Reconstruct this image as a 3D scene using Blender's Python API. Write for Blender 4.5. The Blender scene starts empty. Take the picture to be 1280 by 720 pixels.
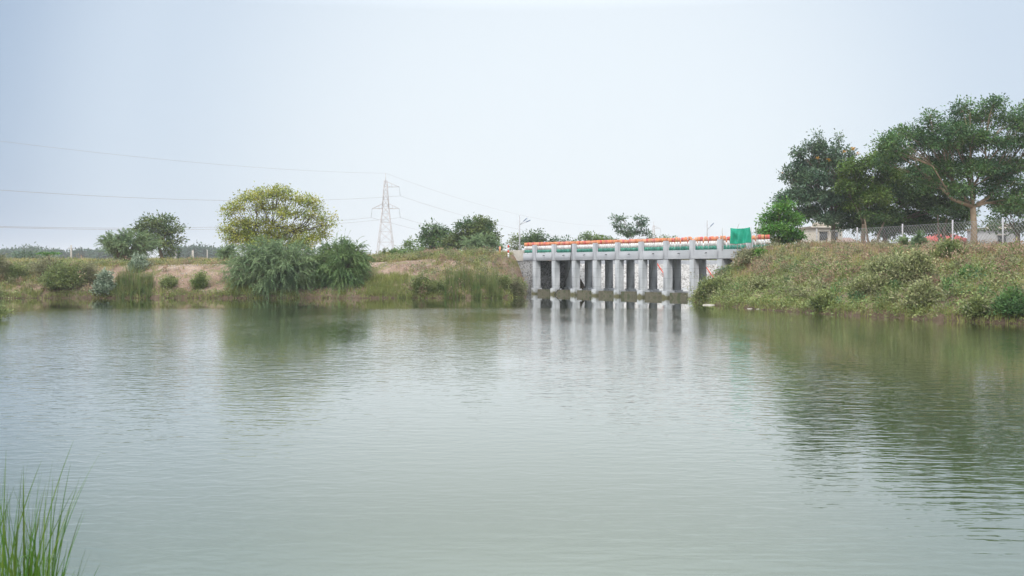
import bpy, math
import numpy as np
from mathutils import Vector

rng = np.random.default_rng(7)
S = bpy.context.scene
COL = S.collection
R = math.radians
F, EYE, HOR = 1244.4, 2.16, 336.0        # focal length in photo pixels, eye height over the water, horizon row

# ---------------------------------------------------------------- camera
cam = bpy.data.cameras.new('camera'); co = bpy.data.objects.new('camera', cam); COL.objects.link(co)
co.location = (0, 0, EYE); co.rotation_euler = (R(90), 0, 0)
cam.lens = 35; cam.sensor_width = 36; cam.shift_y = -24.0/1280; cam.clip_end = 9000; cam.clip_start = .05
cam.dof.use_dof = True; cam.dof.focus_distance = 80; cam.dof.aperture_fstop = 5.0
S.camera = co

# ---------------------------------------------------------------- world, sun, exposure
SUN_EL, SUN_AZ = 52, 215                  # compass-like azimuth, clockwise from +Y: behind and to the left
w = bpy.data.worlds.new('World'); S.world = w; w.use_nodes = True
nt = w.node_tree; nt.nodes.clear()
def N(t, **k):
    n = nt.nodes.new(t)
    for a, b in k.items(): setattr(n, a, b)
    return n
wo = N('ShaderNodeOutputWorld'); bg = N('ShaderNodeBackground'); bg.inputs[1].default_value = .1
sky = N('ShaderNodeTexSky', sky_type='NISHITA', sun_disc=False)
sky.sun_elevation = R(SUN_EL); sky.sun_rotation = R(SUN_AZ); sky.dust_density = 4; sky.air_density = 1.2; sky.altitude = 50
tc = N('ShaderNodeTexCoord'); nrm = N('ShaderNodeVectorMath', operation='NORMALIZE')
nt.links.new(tc.outputs['Generated'], nrm.inputs[0])
sep = N('ShaderNodeSeparateXYZ'); nt.links.new(nrm.outputs[0], sep.inputs[0])
dot = N('ShaderNodeVectorMath', operation='DOT_PRODUCT'); nt.links.new(nrm.outputs[0], dot.inputs[0])
v = Vector((.06, 1, .10)).normalized(); dot.inputs[1].default_value = v
ramp = N('ShaderNodeValToRGB'); nt.links.new(dot.outputs['Value'], ramp.inputs[0])
cr = ramp.color_ramp; cr.interpolation = 'EASE'
cr.elements[0].position = .845; cr.elements[0].color = (.37, .48, .64, 1)
cr.elements[1].position = 1.0; cr.elements[1].color = (.83, .90, .955, 1)
e = cr.elements.new(.915); e.color = (.60, .70, .82, 1); e = cr.elements.new(.55); e.color = (.74, .76, .78, 1)
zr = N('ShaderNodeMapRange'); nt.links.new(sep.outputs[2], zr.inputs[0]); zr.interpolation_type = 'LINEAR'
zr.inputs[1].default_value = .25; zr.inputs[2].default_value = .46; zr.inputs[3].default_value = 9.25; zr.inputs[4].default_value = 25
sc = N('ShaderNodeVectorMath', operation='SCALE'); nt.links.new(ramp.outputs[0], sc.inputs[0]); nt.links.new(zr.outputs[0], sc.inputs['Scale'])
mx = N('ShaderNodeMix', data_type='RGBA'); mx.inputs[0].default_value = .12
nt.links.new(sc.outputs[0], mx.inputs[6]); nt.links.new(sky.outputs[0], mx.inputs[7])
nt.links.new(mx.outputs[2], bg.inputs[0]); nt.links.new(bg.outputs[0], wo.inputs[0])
sl = bpy.data.lights.new('sun', 'SUN'); sl.energy = 1.5; sl.angle = R(14); sl.color = (1, .95, .87)
so = bpy.data.objects.new('sun', sl); COL.objects.link(so)
sd = Vector((math.sin(R(SUN_AZ))*math.cos(R(SUN_EL)), math.cos(R(SUN_AZ))*math.cos(R(SUN_EL)), math.sin(R(SUN_EL))))
so.rotation_euler = sd.to_track_quat('Z', 'Y').to_euler(); so.location = (-20, -20, 60)
S.view_settings.view_transform = 'Standard'; S.view_settings.look = 'None'
S.view_settings.exposure = 0.25; S.view_settings.gamma = 1
S.render.engine = 'CYCLES'
S.cycles.max_bounces = 8; S.cycles.volume_bounces = 2; S.cycles.transparent_max_bounces = 8
S.cycles.use_denoising = True

# ---------------------------------------------------------------- materials
def mat(name, col, rough=.85, var=None, vscale=1.0, island=0.0, col3=None, trans=0.0, bump=0.0, bscale=8.0, spec=.3, hs=None, metal=0, detail=4):
    """base colour varied by object-space noise (var) and per loose piece (island)"""
    m = bpy.data.materials.new(name); m.use_nodes = True
    t = m.node_tree; t.nodes.clear(); L = t.links.new
    def n(k, **a):
        q = t.nodes.new(k)
        for x, y in a.items(): setattr(q, x, y)
        return q
    out = n('ShaderNodeOutputMaterial'); p = n('ShaderNodeBsdfPrincipled')
    p.inputs['Roughness'].default_value = rough; p.inputs['Specular IOR Level'].default_value = spec
    p.inputs['Metallic'].default_value = metal
    cs = n('ShaderNodeRGB'); cs.outputs[0].default_value = (*col, 1); cur = cs.outputs[0]
    g = n('ShaderNodeNewGeometry')
    if var:
        nz = n('ShaderNodeTexNoise'); nz.inputs['Scale'].default_value = vscale; nz.inputs['Detail'].default_value = detail
        L(g.outputs['Position'], nz.inputs['Vector'])
        r = n('ShaderNodeValToRGB'); L(nz.outputs[0], r.inputs[0])
        r.color_ramp.elements[0].position = .36; r.color_ramp.elements[0].color = (*col, 1)
        r.color_ramp.elements[1].position = .64; r.color_ramp.elements[1].color = (*var, 1)
        if col3: q = r.color_ramp.elements.new(.5); q.color = (*col3, 1)
        cur = r.outputs[0]
    if island:
        mr = n('ShaderNodeMapRange'); L(g.outputs['Random Per Island'], mr.inputs[0])
        mr.inputs[3].default_value = 1-island; mr.inputs[4].default_value = 1+island
        hv = n('ShaderNodeHueSaturation'); L(cur, hv.inputs['Color']); L(mr.outputs[0], hv.inputs['Value'])
        m2 = n('ShaderNodeMath', operation='MULTIPLY'); L(g.outputs['Random Per Island'], m2.inputs[0]); m2.inputs[1].default_value = 37.7
        m3 = n('ShaderNodeMath', operation='FRACT'); L(m2.outputs[0], m3.inputs[0])
        m4 = n('ShaderNodeMapRange'); L(m3.outputs[0], m4.inputs[0]); m4.inputs[3].default_value = .475; m4.inputs[4].default_value = .52
        L(m4.outputs[0], hv.inputs['Hue']); cur = hv.outputs[0]
    L(cur, p.inputs['Base Color'])
    if bump:
        b = n('ShaderNodeBump'); b.inputs['Strength'].default_value = bump; b.inputs['Distance'].default_value = .05
        nb = n('ShaderNodeTexNoise'); nb.inputs['Scale'].default_value = bscale; nb.inputs['Detail'].default_value = 6
        L(g.outputs['Position'], nb.inputs['Vector']); L(nb.outputs[0], b.inputs['Height']); L(b.outputs[0], p.inputs['Normal'])
    if trans:
        tr = n('ShaderNodeBsdfTranslucent'); L(cur, tr.inputs[0])
        ms = n('ShaderNodeMixShader'); ms.inputs[0].default_value = trans
        L(p.outputs[0], ms.inputs[1]); L(tr.outputs[0], ms.inputs[2]); L(ms.outputs[0], out.inputs[0])
    else: L(p.outputs[0], out.inputs[0])
    m['_b'] = 1
    return m

def leafmat(name, a, b, island=.42, vscale=.8, trans=.22, rough=.6, c=None):
    return mat(name, a, rough, b, vscale, island, c, trans, spec=.25)
M = {}
M['dark']   = leafmat('leaf_dark_green', (0.051,0.109,0.043), (0.109,0.181,0.051))
M['round']  = leafmat('leaf_olive', (0.058,0.123,0.051), (0.160,0.203,0.058), vscale=.5)
M['rain']   = leafmat('leaf_rain_tree', (0.065,0.145,0.065), (0.123,0.225,0.065), vscale=.6)
M['blue']   = leafmat('leaf_grey_green', (0.080,0.152,0.094), (0.131,0.203,0.109))
M['lime']   = leafmat('leaf_yellow_green', (.09,.165,.035), (.15,.23,.05), vscale=.6)
M['bright'] = leafmat('leaf_bright_green', (0.058,0.174,0.029), (0.131,0.290,0.051), vscale=.8)
M['yellow'] = leafmat('leaf_yellow', (.22,.29,.055), (.44,.43,.075), vscale=.7, c=(.31,.35,.06))
M['proso']  = leafmat('leaf_mesquite', (.14,.225,.11), (.25,.335,.165), vscale=.9, island=.3)
M['proso2'] = leafmat('leaf_mesquite_fresh', (.125,.22,.085), (.225,.325,.12), vscale=.9, island=.32)
M['shrub']  = leafmat('leaf_scrub', (.13,.18,.06), (.25,.29,.11), vscale=1.5)
M['olive']  = leafmat('leaf_dusty_olive', (.16,.175,.09), (.27,.26,.15), vscale=1.5)
M['pale']   = leafmat('leaf_pale_felted', (.20,.27,.19), (.34,.40,.30), vscale=2.5, island=.35)
M['varieg'] = leafmat('leaf_pale_edged', (.16,.205,.065), (.36,.365,.20), vscale=5, island=.55)
M['far']    = leafmat('leaf_distant', (.03,.085,.055), (.055,.12,.07), vscale=.05)
M['reed']   = leafmat('reed_blade', (.10,.16,.05), (.20,.22,.08), vscale=2.0, island=.3, trans=.25)
M['sedge']  = leafmat('sedge_blade', (.055,.14,.015), (.11,.20,.03), vscale=6, island=.35, trans=.3, rough=.45)
M['straw']  = leafmat('dry_grass', (.33,.27,.12), (.46,.37,.21), vscale=.45, island=.3, c=(.35,.32,.13))
M['rust']   = leafmat('dry_seed_heads', (.27,.18,.125), (.36,.27,.18), vscale=.5, island=.3)
M['grass']  = leafmat('green_grass', (.19,.23,.065), (.31,.33,.11), vscale=.5, island=.3)
M['herb']   = leafmat('creeping_herb', (.14,.20,.055), (.28,.33,.13), vscale=.8, island=.35)
M['flower'] = mat('yellow_flower', (.62,.36,.04), .7, trans=.2)
M['bark']   = mat('bark_brown', (.15,.115,.085), .95, (.23,.18,.135), 3, bump=.5, bscale=14)
M['bark2']  = mat('bark_tan', (.26,.19,.13), .95, (.34,.26,.18), 3, bump=.5, bscale=14)
M['twig']   = mat('twig_grey', (.13,.105,.08), .95)
M['steel']  = mat('galvanised_steel', (.52,.49,.49), .6, spec=.4)
M['wire']   = mat('conductor_wire', (.36,.34,.34), .6)
M['gpole']  = mat('painted_pole', (.40,.40,.42), .6)
M['cpole']  = mat('weathered_concrete_pole', (.36,.34,.31), .9, (.44,.41,.37), 4)
M['black']  = mat('black_cable', (.03,.03,.03), .6)
M['red']    = mat('red_pipe', (.62,.075,.035), .5)
M['orange'] = mat('orange_paint', (.68,.19,.095), .65, (.66,.28,.20), 1.3, .14)
M['white']  = mat('white_paint', (.80,.79,.78), .6, (.62,.60,.60), 2, .10)
M['green']  = mat('green_paint', (.035,.20,.145), .55, (.07,.28,.20), 1.2, .25)
M['rail']   = mat('rail_grey', (.35,.36,.38), .6)
M['cloth']  = mat('green_shade_cloth', (.02,.42,.28), .7, (.05,.56,.40), 1.8, trans=.35)
M['lampg']  = mat('lamp_grey_blue', (.20,.26,.36), .4)
M['lens']   = mat('lamp_lens', (.75,.78,.8), .2)
M['rooft']  = mat('red_roof_sheet', (.50,.10,.085), .6, (.42,.085,.075), .8)
M['fence']  = mat('zinc_wire', (.26,.27,.27), .5, spec=.5)
M['cream']  = mat('cream_render', (.52,.47,.40), .9, (.42,.38,.33), .4)
M['greyw']  = mat('grey_render', (.36,.36,.37), .9, (.30,.30,.31), .5)
M['glass']  = mat('dark_window', (.05,.055,.065), .15, spec=.6)
M['dkroof'] = mat('brown_roof_tile', (.23,.15,.13), .8, (.30,.21,.18), 1.0)
M['stone']  = mat('loose_stone', (.30,.27,.24), .95, (.48,.44,.40), 3, .35)
M['litter'] = mat('pale_litter', (.75,.75,.74), .7)
M['asph']   = mat('road_surface', (.20,.19,.18), .95, (.25,.24,.22), .5)

def tree_of(m): return m.node_tree
def concrete():
    m = mat('grey_concrete', (.34,.36,.385), .9, (.43,.45,.475), .9, bump=.25, bscale=20)
    t = m.node_tree; L = t.links.new; n = t.nodes.new
    p = next(q for q in t.nodes if q.type == 'BSDF_PRINCIPLED')
    src = p.inputs['Base Color'].links[0].from_socket
    g = n('ShaderNodeNewGeometry'); s = n('ShaderNodeSeparateXYZ'); L(g.outputs['Position'], s.inputs[0])
    # formwork joints every 0.72 m of height
    a = n('ShaderNodeMath'); a.operation = 'MULTIPLY'; a.inputs[1].default_value = 1/.72; L(s.outputs[2], a.inputs[0])
    f = n('ShaderNodeMath'); f.operation = 'FRACT'; L(a.outputs[0], f.inputs[0])
    c = n('ShaderNodeMath'); c.operation = 'LESS_THAN'; c.inputs[1].default_value = .045; L(f.outputs[0], c.inputs[0])
    c2 = n('ShaderNodeMath'); c2.operation = 'MULTIPLY'; c2.inputs[1].default_value = .35; L(c.outputs[0], c2.inputs[0])
    m1 = n('ShaderNodeMix'); m1.data_type = 'RGBA'; m1.blend_type = 'MULTIPLY'; L(c2.outputs[0], m1.inputs[0]); L(src, m1.inputs[6]); m1.inputs[7].default_value = (.35,.35,.35,1)
    # waterline growth: brown-green stain with a ragged edge
    nz = n('ShaderNodeTexNoise'); nz.inputs['Scale'].default_value = 3.0; nz.inputs['Detail'].default_value = 5; L(g.outputs['Position'], nz.inputs['Vector'])
    ad = n('ShaderNodeMath'); ad.operation = 'MULTIPLY_ADD'; ad.inputs[1].default_value = -.55; L(nz.outputs[0], ad.inputs[0]); L(s.outputs[2], ad.inputs[2])
    r = n('ShaderNodeMapRange'); L(ad.outputs[0], r.inputs[0]); r.inputs[1].default_value = .08; r.inputs[2].default_value = -.16
    m2 = n('ShaderNodeMix'); m2.data_type = 'RGBA'; L(r.outputs[0], m2.inputs[0]); L(m1.outputs[2], m2.inputs[6]); m2.inputs[7].default_value = (.10,.095,.05,1)
    # vertical rain streaks
    mp = n('ShaderNodeMapping'); mp.inputs['Scale'].default_value = (5, 5, .35); L(g.outputs['Position'], mp.inputs[0])
    n3 = n('ShaderNodeTexNoise'); n3.inputs['Scale'].default_value = 1.5; n3.inputs['Detail'].default_value = 4; L(mp.outputs[0], n3.inputs['Vector'])
    r3 = n('ShaderNodeMapRange'); L(n3.outputs[0], r3.inputs[0]); r3.inputs[1].default_value = .52; r3.inputs[2].default_value = .72; r3.inputs[4].default_value = .38
    m3 = n('ShaderNodeMix'); m3.data_type = 'RGBA'; m3.blend_type = 'MULTIPLY'; L(r3.outputs[0], m3.inputs[0]); L(m2.outputs[2], m3.inputs[6]); m3.inputs[7].default_value = (.55,.53,.50,1)
    L(m3.outputs[2], p.inputs['Base Color'])
    return m
M['conc'] = concrete()
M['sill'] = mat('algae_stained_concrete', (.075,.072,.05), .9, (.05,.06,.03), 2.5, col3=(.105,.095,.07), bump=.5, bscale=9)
M['apron'] = mat('apron_concrete', (.46,.46,.45), .9, (.36,.355,.34), .8)
M['soffit'] = mat('beam_concrete', (.33,.345,.375), .9, (.39,.405,.435), 1.1, bump=.15, bscale=15)

def rubble(name, sc_, a, b, joint, jw):
    m = bpy.data.materials.new(name); m.use_nodes = True; t = m.node_tree; L = t.links.new; n = t.nodes.new
    p = t.nodes['Principled BSDF']; p.inputs['Roughness'].default_value = .95; p.inputs['Specular IOR Level'].default_value = .2
    g = n('ShaderNodeNewGeometry')
    nz = n('ShaderNodeTexNoise'); nz.inputs['Scale'].default_value = sc_*1.3; L(g.outputs['Position'], nz.inputs['Vector'])
    ad = n('ShaderNodeVectorMath'); ad.operation = 'MULTIPLY_ADD'; ad.inputs[1].default_value = (.25/sc_*2,)*3
    L(nz.outputs['Color'], ad.inputs[0]); L(g.outputs['Position'], ad.inputs[2])
    vo = n('ShaderNodeTexVoronoi'); vo.feature = 'DISTANCE_TO_EDGE'; vo.inputs['Scale'].default_value = sc_; L(ad.outputs[0], vo.inputs['Vector'])
    v2 = n('ShaderNodeTexVoronoi'); v2.inputs['Scale'].default_value = sc_; L(ad.outputs[0], v2.inputs['Vector'])
    s = n('ShaderNodeSeparateColor'); L(v2.outputs['Color'], s.inputs[0])
    mc = n('ShaderNodeMix'); mc.data_type = 'RGBA'; L(s.outputs[0], mc.inputs[0]); mc.inputs[6].default_value = (*a, 1); mc.inputs[7].default_value = (*b, 1)
    lt = n('ShaderNodeMapRange'); L(vo.outputs[0], lt.inputs[0]); lt.inputs[1].default_value = jw; lt.inputs[2].default_value = jw*.5
    mj = n('ShaderNodeMix'); mj.data_type = 'RGBA'; L(lt.outputs[0], mj.inputs[0]); L(mc.outputs[2], mj.inputs[6]); mj.inputs[7].default_value = (*joint, 1)
    L(mj.outputs[2], p.inputs['Base Color'])
    bp = n('ShaderNodeBump'); bp.inputs['Distance'].default_value = .06; L(vo.outputs[0], bp.inputs['Height']); L(bp.outputs[0], p.inputs['Normal'])
    return m
M['pitch'] = rubble('pale_stone_pitching', 3.4, (.26,.25,.24), (.46,.45,.44), (.56,.55,.54), .09)
M['dkst'] = rubble('dark_rubble_masonry', 4.5, (.10,.10,.105), (.24,.24,.25), (.34,.34,.34), .07)

# ---------------------------------------------------------------- builders
def tag(o, label=None, cat=None, group=None, kind=None):
    if label: o['label'] = label
    if cat: o['category'] = cat
    if group: o['group'] = group
    if kind: o['kind'] = kind
    return o
def empty(name, loc=(0,0,0), rz=0, **k):
    o = bpy.data.objects.new(name, None); COL.objects.link(o); o.location = loc; o.rotation_euler.z = rz; o.empty_display_size = .3
    return tag(o, **k)
def link_mesh(name, verts, faces_flat, counts, mats, parent=None, mi=None, smooth=False, origin=None):
    verts = np.asarray(verts, dtype=np.float64).reshape(-1, 3)
    if origin is not None: verts = verts - np.asarray(origin)
    me = bpy.data.meshes.new(name)
    me.vertices.add(len(verts)); me.vertices.foreach_set('co', verts.ravel().astype(np.float32))
    counts = np.asarray(counts, dtype=np.int32); faces_flat = np.asarray(faces_flat, dtype=np.int32)
    me.loops.add(len(faces_flat)); me.loops.foreach_set('vertex_index', faces_flat)
    me.polygons.add(len(counts))
    me.polygons.foreach_set('loop_start', np.concatenate([[0], np.cumsum(counts)[:-1]]).astype(np.int32))
    me.polygons.foreach_set('loop_total', counts)
    if not isinstance(mats, (list, tuple)): mats = [mats]
    for m in mats: me.materials.append(m)
    if mi is not None: me.polygons.foreach_set('material_index', np.asarray(mi, dtype=np.int32))
    if smooth: me.polygons.foreach_set('use_smooth', np.ones(len(counts), dtype=bool))
    me.update(calc_edges=True); me.validate()
    o = bpy.data.objects.new(name, me); COL.objects.link(o)
    if parent is not None: o.parent = parent
    if origin is not None: o.location = origin
    return o
class MB:
    def __init__(s): s.v = []; s.f = []; s.c = []; s.mi = []; s.n = 0
    def add(s, vs, fs, mi=0):
        s.v += [tuple(q) for q in vs]
        for f in fs: s.f += [i+s.n for i in f]; s.c.append(len(f)); s.mi.append(mi)
        s.n += len(vs)
    def box(s, x0, x1, y0, y1, z0, z1, mi=0, bev=0.0):
        if bev:
            b = bev; vs = []; ix = {}
            for i, (x, sx) in enumerate(((x0,1),(x1,-1))):
                for j, (y, sy) in enumerate(((y0,1),(y1,-1))):
                    for k, (z, sz) in enumerate(((z0,1),(z1,-1))):
                        for a, (dx,dy,dz) in enumerate(((0,b,b),(b,0,b),(b,b,0))):
                            ix[i,j,k,a] = len(vs); vs.append((x+sx*dx, y+sy*dy, z+sz*dz))
            fs = []
            for a in range(3):
                for s_ in (0,1):
                    o1, o2 = [q for q in range(3) if q != a]
                    ring = []
                    for p, q in ((0,0),(1,0),(1,1),(0,1)):
                        t = [0,0,0]; t[a] = s_; t[o1] = p; t[o2] = q; ring.append(ix[t[0],t[1],t[2],a])
                    if s_ ^ (a == 1): pass
                    else: ring = ring[::-1]
                    fs.append(ring)
            for a in range(3):            # edges running along axis a
                o1, o2 = [q for q in range(3) if q != a]
                for p in (0,1):
                    for q in (0,1):
                        t0 = [0,0,0]; t0[o1] = p; t0[o2] = q; t1 = list(t0); t1[a] = 1
                        fs.append([ix[(*t0,o1)], ix[(*t1,o1)], ix[(*t1,o2)], ix[(*t0,o2)]])
            for i in (0,1):
                for j in (0,1):
                    for k in (0,1): fs.append([ix[i,j,k,0], ix[i,j,k,1], ix[i,j,k,2]])
            s.add(vs, fs, mi); return
        vs = [(x0,y0,z0),(x1,y0,z0),(x1,y1,z0),(x0,y1,z0),(x0,y0,z1),(x1,y0,z1),(x1,y1,z1),(x0,y1,z1)]
        s.add(vs, [(0,3,2,1),(4,5,6,7),(0,1,5,4),(1,2,6,5),(2,3,7,6),(3,0,4,7)], mi)
    def tube(s, pts, rad, sides=6, mi=0):
        pts = [np.array(p, float) for p in pts]; n = len(pts)
        rad = rad if hasattr(rad, '__len__') else [rad]*n
        vs = []
        for i, p in enumerate(pts):
            t = pts[min(i+1, n-1)] - pts[max(i-1, 0)]; t = t/(np.linalg.norm(t)+1e-9)
            a = np.cross(t, (0,0,1) if abs(t[2]) < .9 else (1,0,0)); a /= np.linalg.norm(a); b = np.cross(t, a)
            for k in range(sides):
                an = 2*math.pi*k/sides; vs.append(p + rad[i]*(math.cos(an)*a + math.sin(an)*b))
        fs = [(i*sides+k, i*sides+(k+1) % sides, (i+1)*sides+(k+1) % sides, (i+1)*sides+k) for i in range(n-1) for k in range(sides)]
        fs += [tuple(range(sides))[::-1], tuple((n-1)*sides+k for k in range(sides))]
        s.add(vs, fs, mi)
    def build(s, name, mats, parent=None, origin=None, smooth=False):
        return link_mesh(name, s.v, s.f, s.c, mats, parent, s.mi, smooth, origin)

def at(x, y, D): return np.array(((x-640)/F*D, D, EYE+(HOR-y)/F*D))
def unit(a): return a/(np.linalg.norm(a, axis=-1, keepdims=True)+1e-9)
def leaves(c, tip, nor, L, W):
    """one diamond-shaped leaf per row"""
    c = np.asarray(c); tip = unit(tip); side = unit(np.cross(tip, nor))
    L = np.broadcast_to(L, len(c))[:, None]; W = np.broadcast_to(W, len(c))[:, None]
    mid = c + tip*L*.45
    return np.stack([c, mid+side*W*.5, c+tip*L, mid-side*W*.5], 1)       # (n,4,3)
def quads(name, q, m, parent=None, origin=None, mi=None):
    n = len(q)
    return link_mesh(name, q.reshape(-1, 3), np.arange(n*4), np.full(n, 4), m, parent, mi, False, origin)
def tris(name, q, m, parent=None, mi=None):
    n = len(q)
    return link_mesh(name, q.reshape(-1, 3), np.arange(n*3), np.full(n, 3), m, parent, mi)
def sphere_pts(n):
    v_ = rng.normal(size=(n, 3)); return unit(v_)

# ---------------------------------------------------------------- terrain
# shoreline of the pond and the canal: x, y, bank height, bank width
SH = np.array([(-75,60,2.1,6),(-60,71,2.1,6),(-45,72.6,2.15,6),(-36,73.0,2.15,5.5),(-30,73.5,2.3,5.5),(-22,73.2,2.4,5),(-15,73.6,2.4,5),(-10,73.1,2.5,5),(-5,73.3,2.65,6),(-1.5,73.4,2.95,7),
 (.2,74.6,3.0,6),(.55,79,3.1,5),(.6,84,3.3,3.2),(1.2,86.9,3.3,2),(4.9,89,3.0,3),(7.59,88.43,2.7,5),(38.7,112,2.7,5),(49,98,3.4,6),(17.6,73.6,3.5,3),(13.75,70.5,3.5,3.5),
 (12.6,68.2,3.5,5),(11.7,64.5,3.2,6),(12.2,58.4,2.8,7.5),(13.5,52.5,2.78,8),(15.5,47.1,2.78,8),(17.5,43,2.78,8),(20,38.9,2.78,8),(22.5,34.5,2.78,8),(28,27,3.2,8),(33,18,2.5,8),(30,8,2,7),
 (15,3,.6,4),(5,2,.55,2),(0,2.5,.5,2),(-2.2,3.4,.45,2),(-4.5,5.2,.5,3),(-12,8,1,4),(-20,18,1.6,5),(-24,30,2,5),(-22.0,40.5,2.0,5),(-22.9,44,2.0,5),(-27,47,2,5),(-40,52,2.2,5),(-75,50,2.2,5)], float)
_per = rng.normal(size=(24, 2)); _ph = rng.uniform(0, 6.28, 24)
def fbm(x, y, f0, octv=4):
    r = 0; a = 1.0; k = 0
    for o in range(octv):
        for j in range(3):
            th = _ph[(k*5+3) % 24]+k*1.7; fx, fy = math.cos(th), math.sin(th)
            r = r + a*np.sin((x*fx+y*fy)*f0*2**o + 2.1*np.sin((x*fy-y*fx)*f0*2**o*.63+_ph[k % 24]) + _ph[(k+7) % 24])/3; k += 1
        a *= .5
    return r
def shore(x, y):
    """signed distance (positive on land), bank height, bank width"""
    x = np.asarray(x, float); y = np.asarray(y, float)
    best = np.full(x.shape, 1e9); H = np.zeros(x.shape); W = np.ones(x.shape); ins = np.zeros(x.shape, bool)
    hs = np.zeros(x.shape); ws = np.zeros(x.shape); wt = np.zeros(x.shape)
    n = len(SH)
    for i in range(n):
        a, b = SH[i], SH[(i+1) % n]
        dx, dy = b[0]-a[0], b[1]-a[1]
        t = np.clip(((x-a[0])*dx+(y-a[1])*dy)/(dx*dx+dy*dy), 0, 1)
        d = np.hypot(x-a[0]-t*dx, y-a[1]-t*dy)
        best = np.minimum(best, d)
        k = 1/(d+.6)**5; hs += k*(a[2]+(b[2]-a[2])*t); ws += k*(a[3]+(b[3]-a[3])*t); wt += k
        c = ((a[1] > y) != (b[1] > y)) & (x < (b[0]-a[0])*(y-a[1])/((b[1]-a[1]) if b[1] != a[1] else 1e-9)+a[0])
        ins ^= c
    return np.where(ins, -best, best), hs/wt, ws/wt
def height(x, y, rough=True):
    x = np.asarray(x, float); y = np.asarray(y, float)
    d, H, W = shore(x, y)
    if rough: d = d + .22*fbm(x, y, .9, 3)*np.clip(np.hypot(x-6, y-86)/8-.6, 0, 1)
    t = np.clip(d/W, 0, 1)
    h = H*(1-(1-t)**1.45)
    far = np.clip((d-18)/30, 0, 1); h = h*(1-far)+2.9*far
    if rough:
        am = np.clip(d/2, 0, 1)*np.clip(np.hypot(x-7, y-84)/6-1.2, 0, 1)
        h = h + am*(.12*fbm(x, y, .55, 4)*np.clip(1.2-t*.4, .6, 1)+.05*fbm(x, y, 3.1, 3))
        h = h + .12*np.clip(d/.15, 0, 1)                                 # a small eroded step at the waterline
    return np.where(d < 0, np.maximum(d*.55, -1.6), h)
def ground(x, y, dmax=200, dmin=3):
    """where the sight line through a photo pixel meets the land"""
    D = np.arange(dmin, dmax, .1); X = (x-640)/F*D; Z = EYE+(HOR-y)/F*D
    h = height(X, D); k = np.argmax((h > Z) & (D > dmin)); return np.array((X[k], D[k], h[k]))
def onland(X, Y): return np.array((X, Y, float(height(X, Y))))

def axis(segs):
    r = []
    for a, b, s in segs: r.append(np.arange(a, b, s))
    r.append([segs[-1][1]]); return np.concatenate(r)
gx = axis([(-3000,-600,400),(-600,-120,40),(-120,-50,5),(-50,45,.4),(45,120,4),(120,600,40),(600,3000,400)])
gy = axis([(-300,-20,40),(-20,34,1),(34,100,.4),(100,130,2),(130,400,15),(400,3200,400)])
GX, GY = np.meshgrid(gx, gy); GZ = height(GX, GY)
nx, ny = len(gx), len(gy)
idx = np.arange(nx*ny).reshape(ny, nx)
q = np.stack([idx[:-1,:-1], idx[:-1,1:], idx[1:,1:], idx[1:,:-1]], -1).reshape(-1, 4)

def soil():
    m = bpy.data.materials.new('bank_soil'); m.use_nodes = True; t = m.node_tree; L = t.links.new; n = t.nodes.new
    p = t.nodes['Principled BSDF']; p.inputs['Roughness'].default_value = .97; p.inputs['Specular IOR Level'].default_value = .15
    g = n('ShaderNodeNewGeometry')
    def noise(s, d=6):
        q = n('ShaderNodeTexNoise'); q.inputs['Scale'].default_value = s; q.inputs['Detail'].default_value = d; L(g.outputs['Position'], q.inputs['Vector']); return q
    a = noise(.55, 8); r = n('ShaderNodeValToRGB'); L(a.outputs[0], r.inputs[0]); c = r.color_ramp
    c.elements[0].position = .35; c.elements[0].color = (.18,.125,.09,1); c.elements[1].position = .68; c.elements[1].color = (.36,.275,.215,1)
    e = c.elements.new(.5); e.color = (.26,.185,.14,1)
    b = noise(.9, 5); r2 = n('ShaderNodeValToRGB'); L(b.outputs[0], r2.inputs[0]); r2.color_ramp.elements[0].position = .52; r2.color_ramp.elements[1].position = .62
    mx_ = n('ShaderNodeMix'); mx_.data_type = 'RGBA'; L(r2.outputs[0], mx_.inputs[0]); L(r.outputs[0], mx_.inputs[6]); mx_.inputs[7].default_value = (.17,.16,.075,1)
    f = noise(14, 4); r3 = n('ShaderNodeMapRange'); L(f.outputs[0], r3.inputs[0]); r3.inputs[1].default_value = .3; r3.inputs[2].default_value = .7; r3.inputs[3].default_value = .65; r3.inputs[4].default_value = 1.3
    sc2 = n('ShaderNodeVectorMath'); sc2.operation = 'SCALE'; L(mx_.outputs[2], sc2.inputs[0]); L(r3.outputs[0], sc2.inputs['Scale'])
    # wet, darker mud at the water's edge
    s = n('ShaderNodeSeparateXYZ'); L(g.outputs['Position'], s.inputs[0])
    wz = n('ShaderNodeMapRange'); L(s.outputs[2], wz.inputs[0]); wz.inputs[1].default_value = .35; wz.inputs[2].default_value = .05; wz.inputs[4].default_value = .85
    mw = n('ShaderNodeMix'); mw.data_type = 'RGBA'; L(wz.outputs[0], mw.inputs[0]); L(sc2.outputs[0], mw.inputs[6]); mw.inputs[7].default_value = (.09,.065,.045,1)
    L(mw.outputs[2], p.inputs['Base Color'])
    bp = n('ShaderNodeBump'); bp.inputs['Distance'].default_value = .12; bp.inputs['Strength'].default_value = .7; L(noise(5, 8).outputs[0], bp.inputs['Height']); L(bp.outputs[0], p.inputs['Normal'])
    return m
g_ = link_mesh('ground', np.stack([GX, GY, GZ], -1).reshape(-1, 3), q.ravel(), np.full(len(q), 4), soil(), smooth=True)
tag(g_, 'brown earth banks and scrub land around the pond', 'ground', kind='structure')

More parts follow.
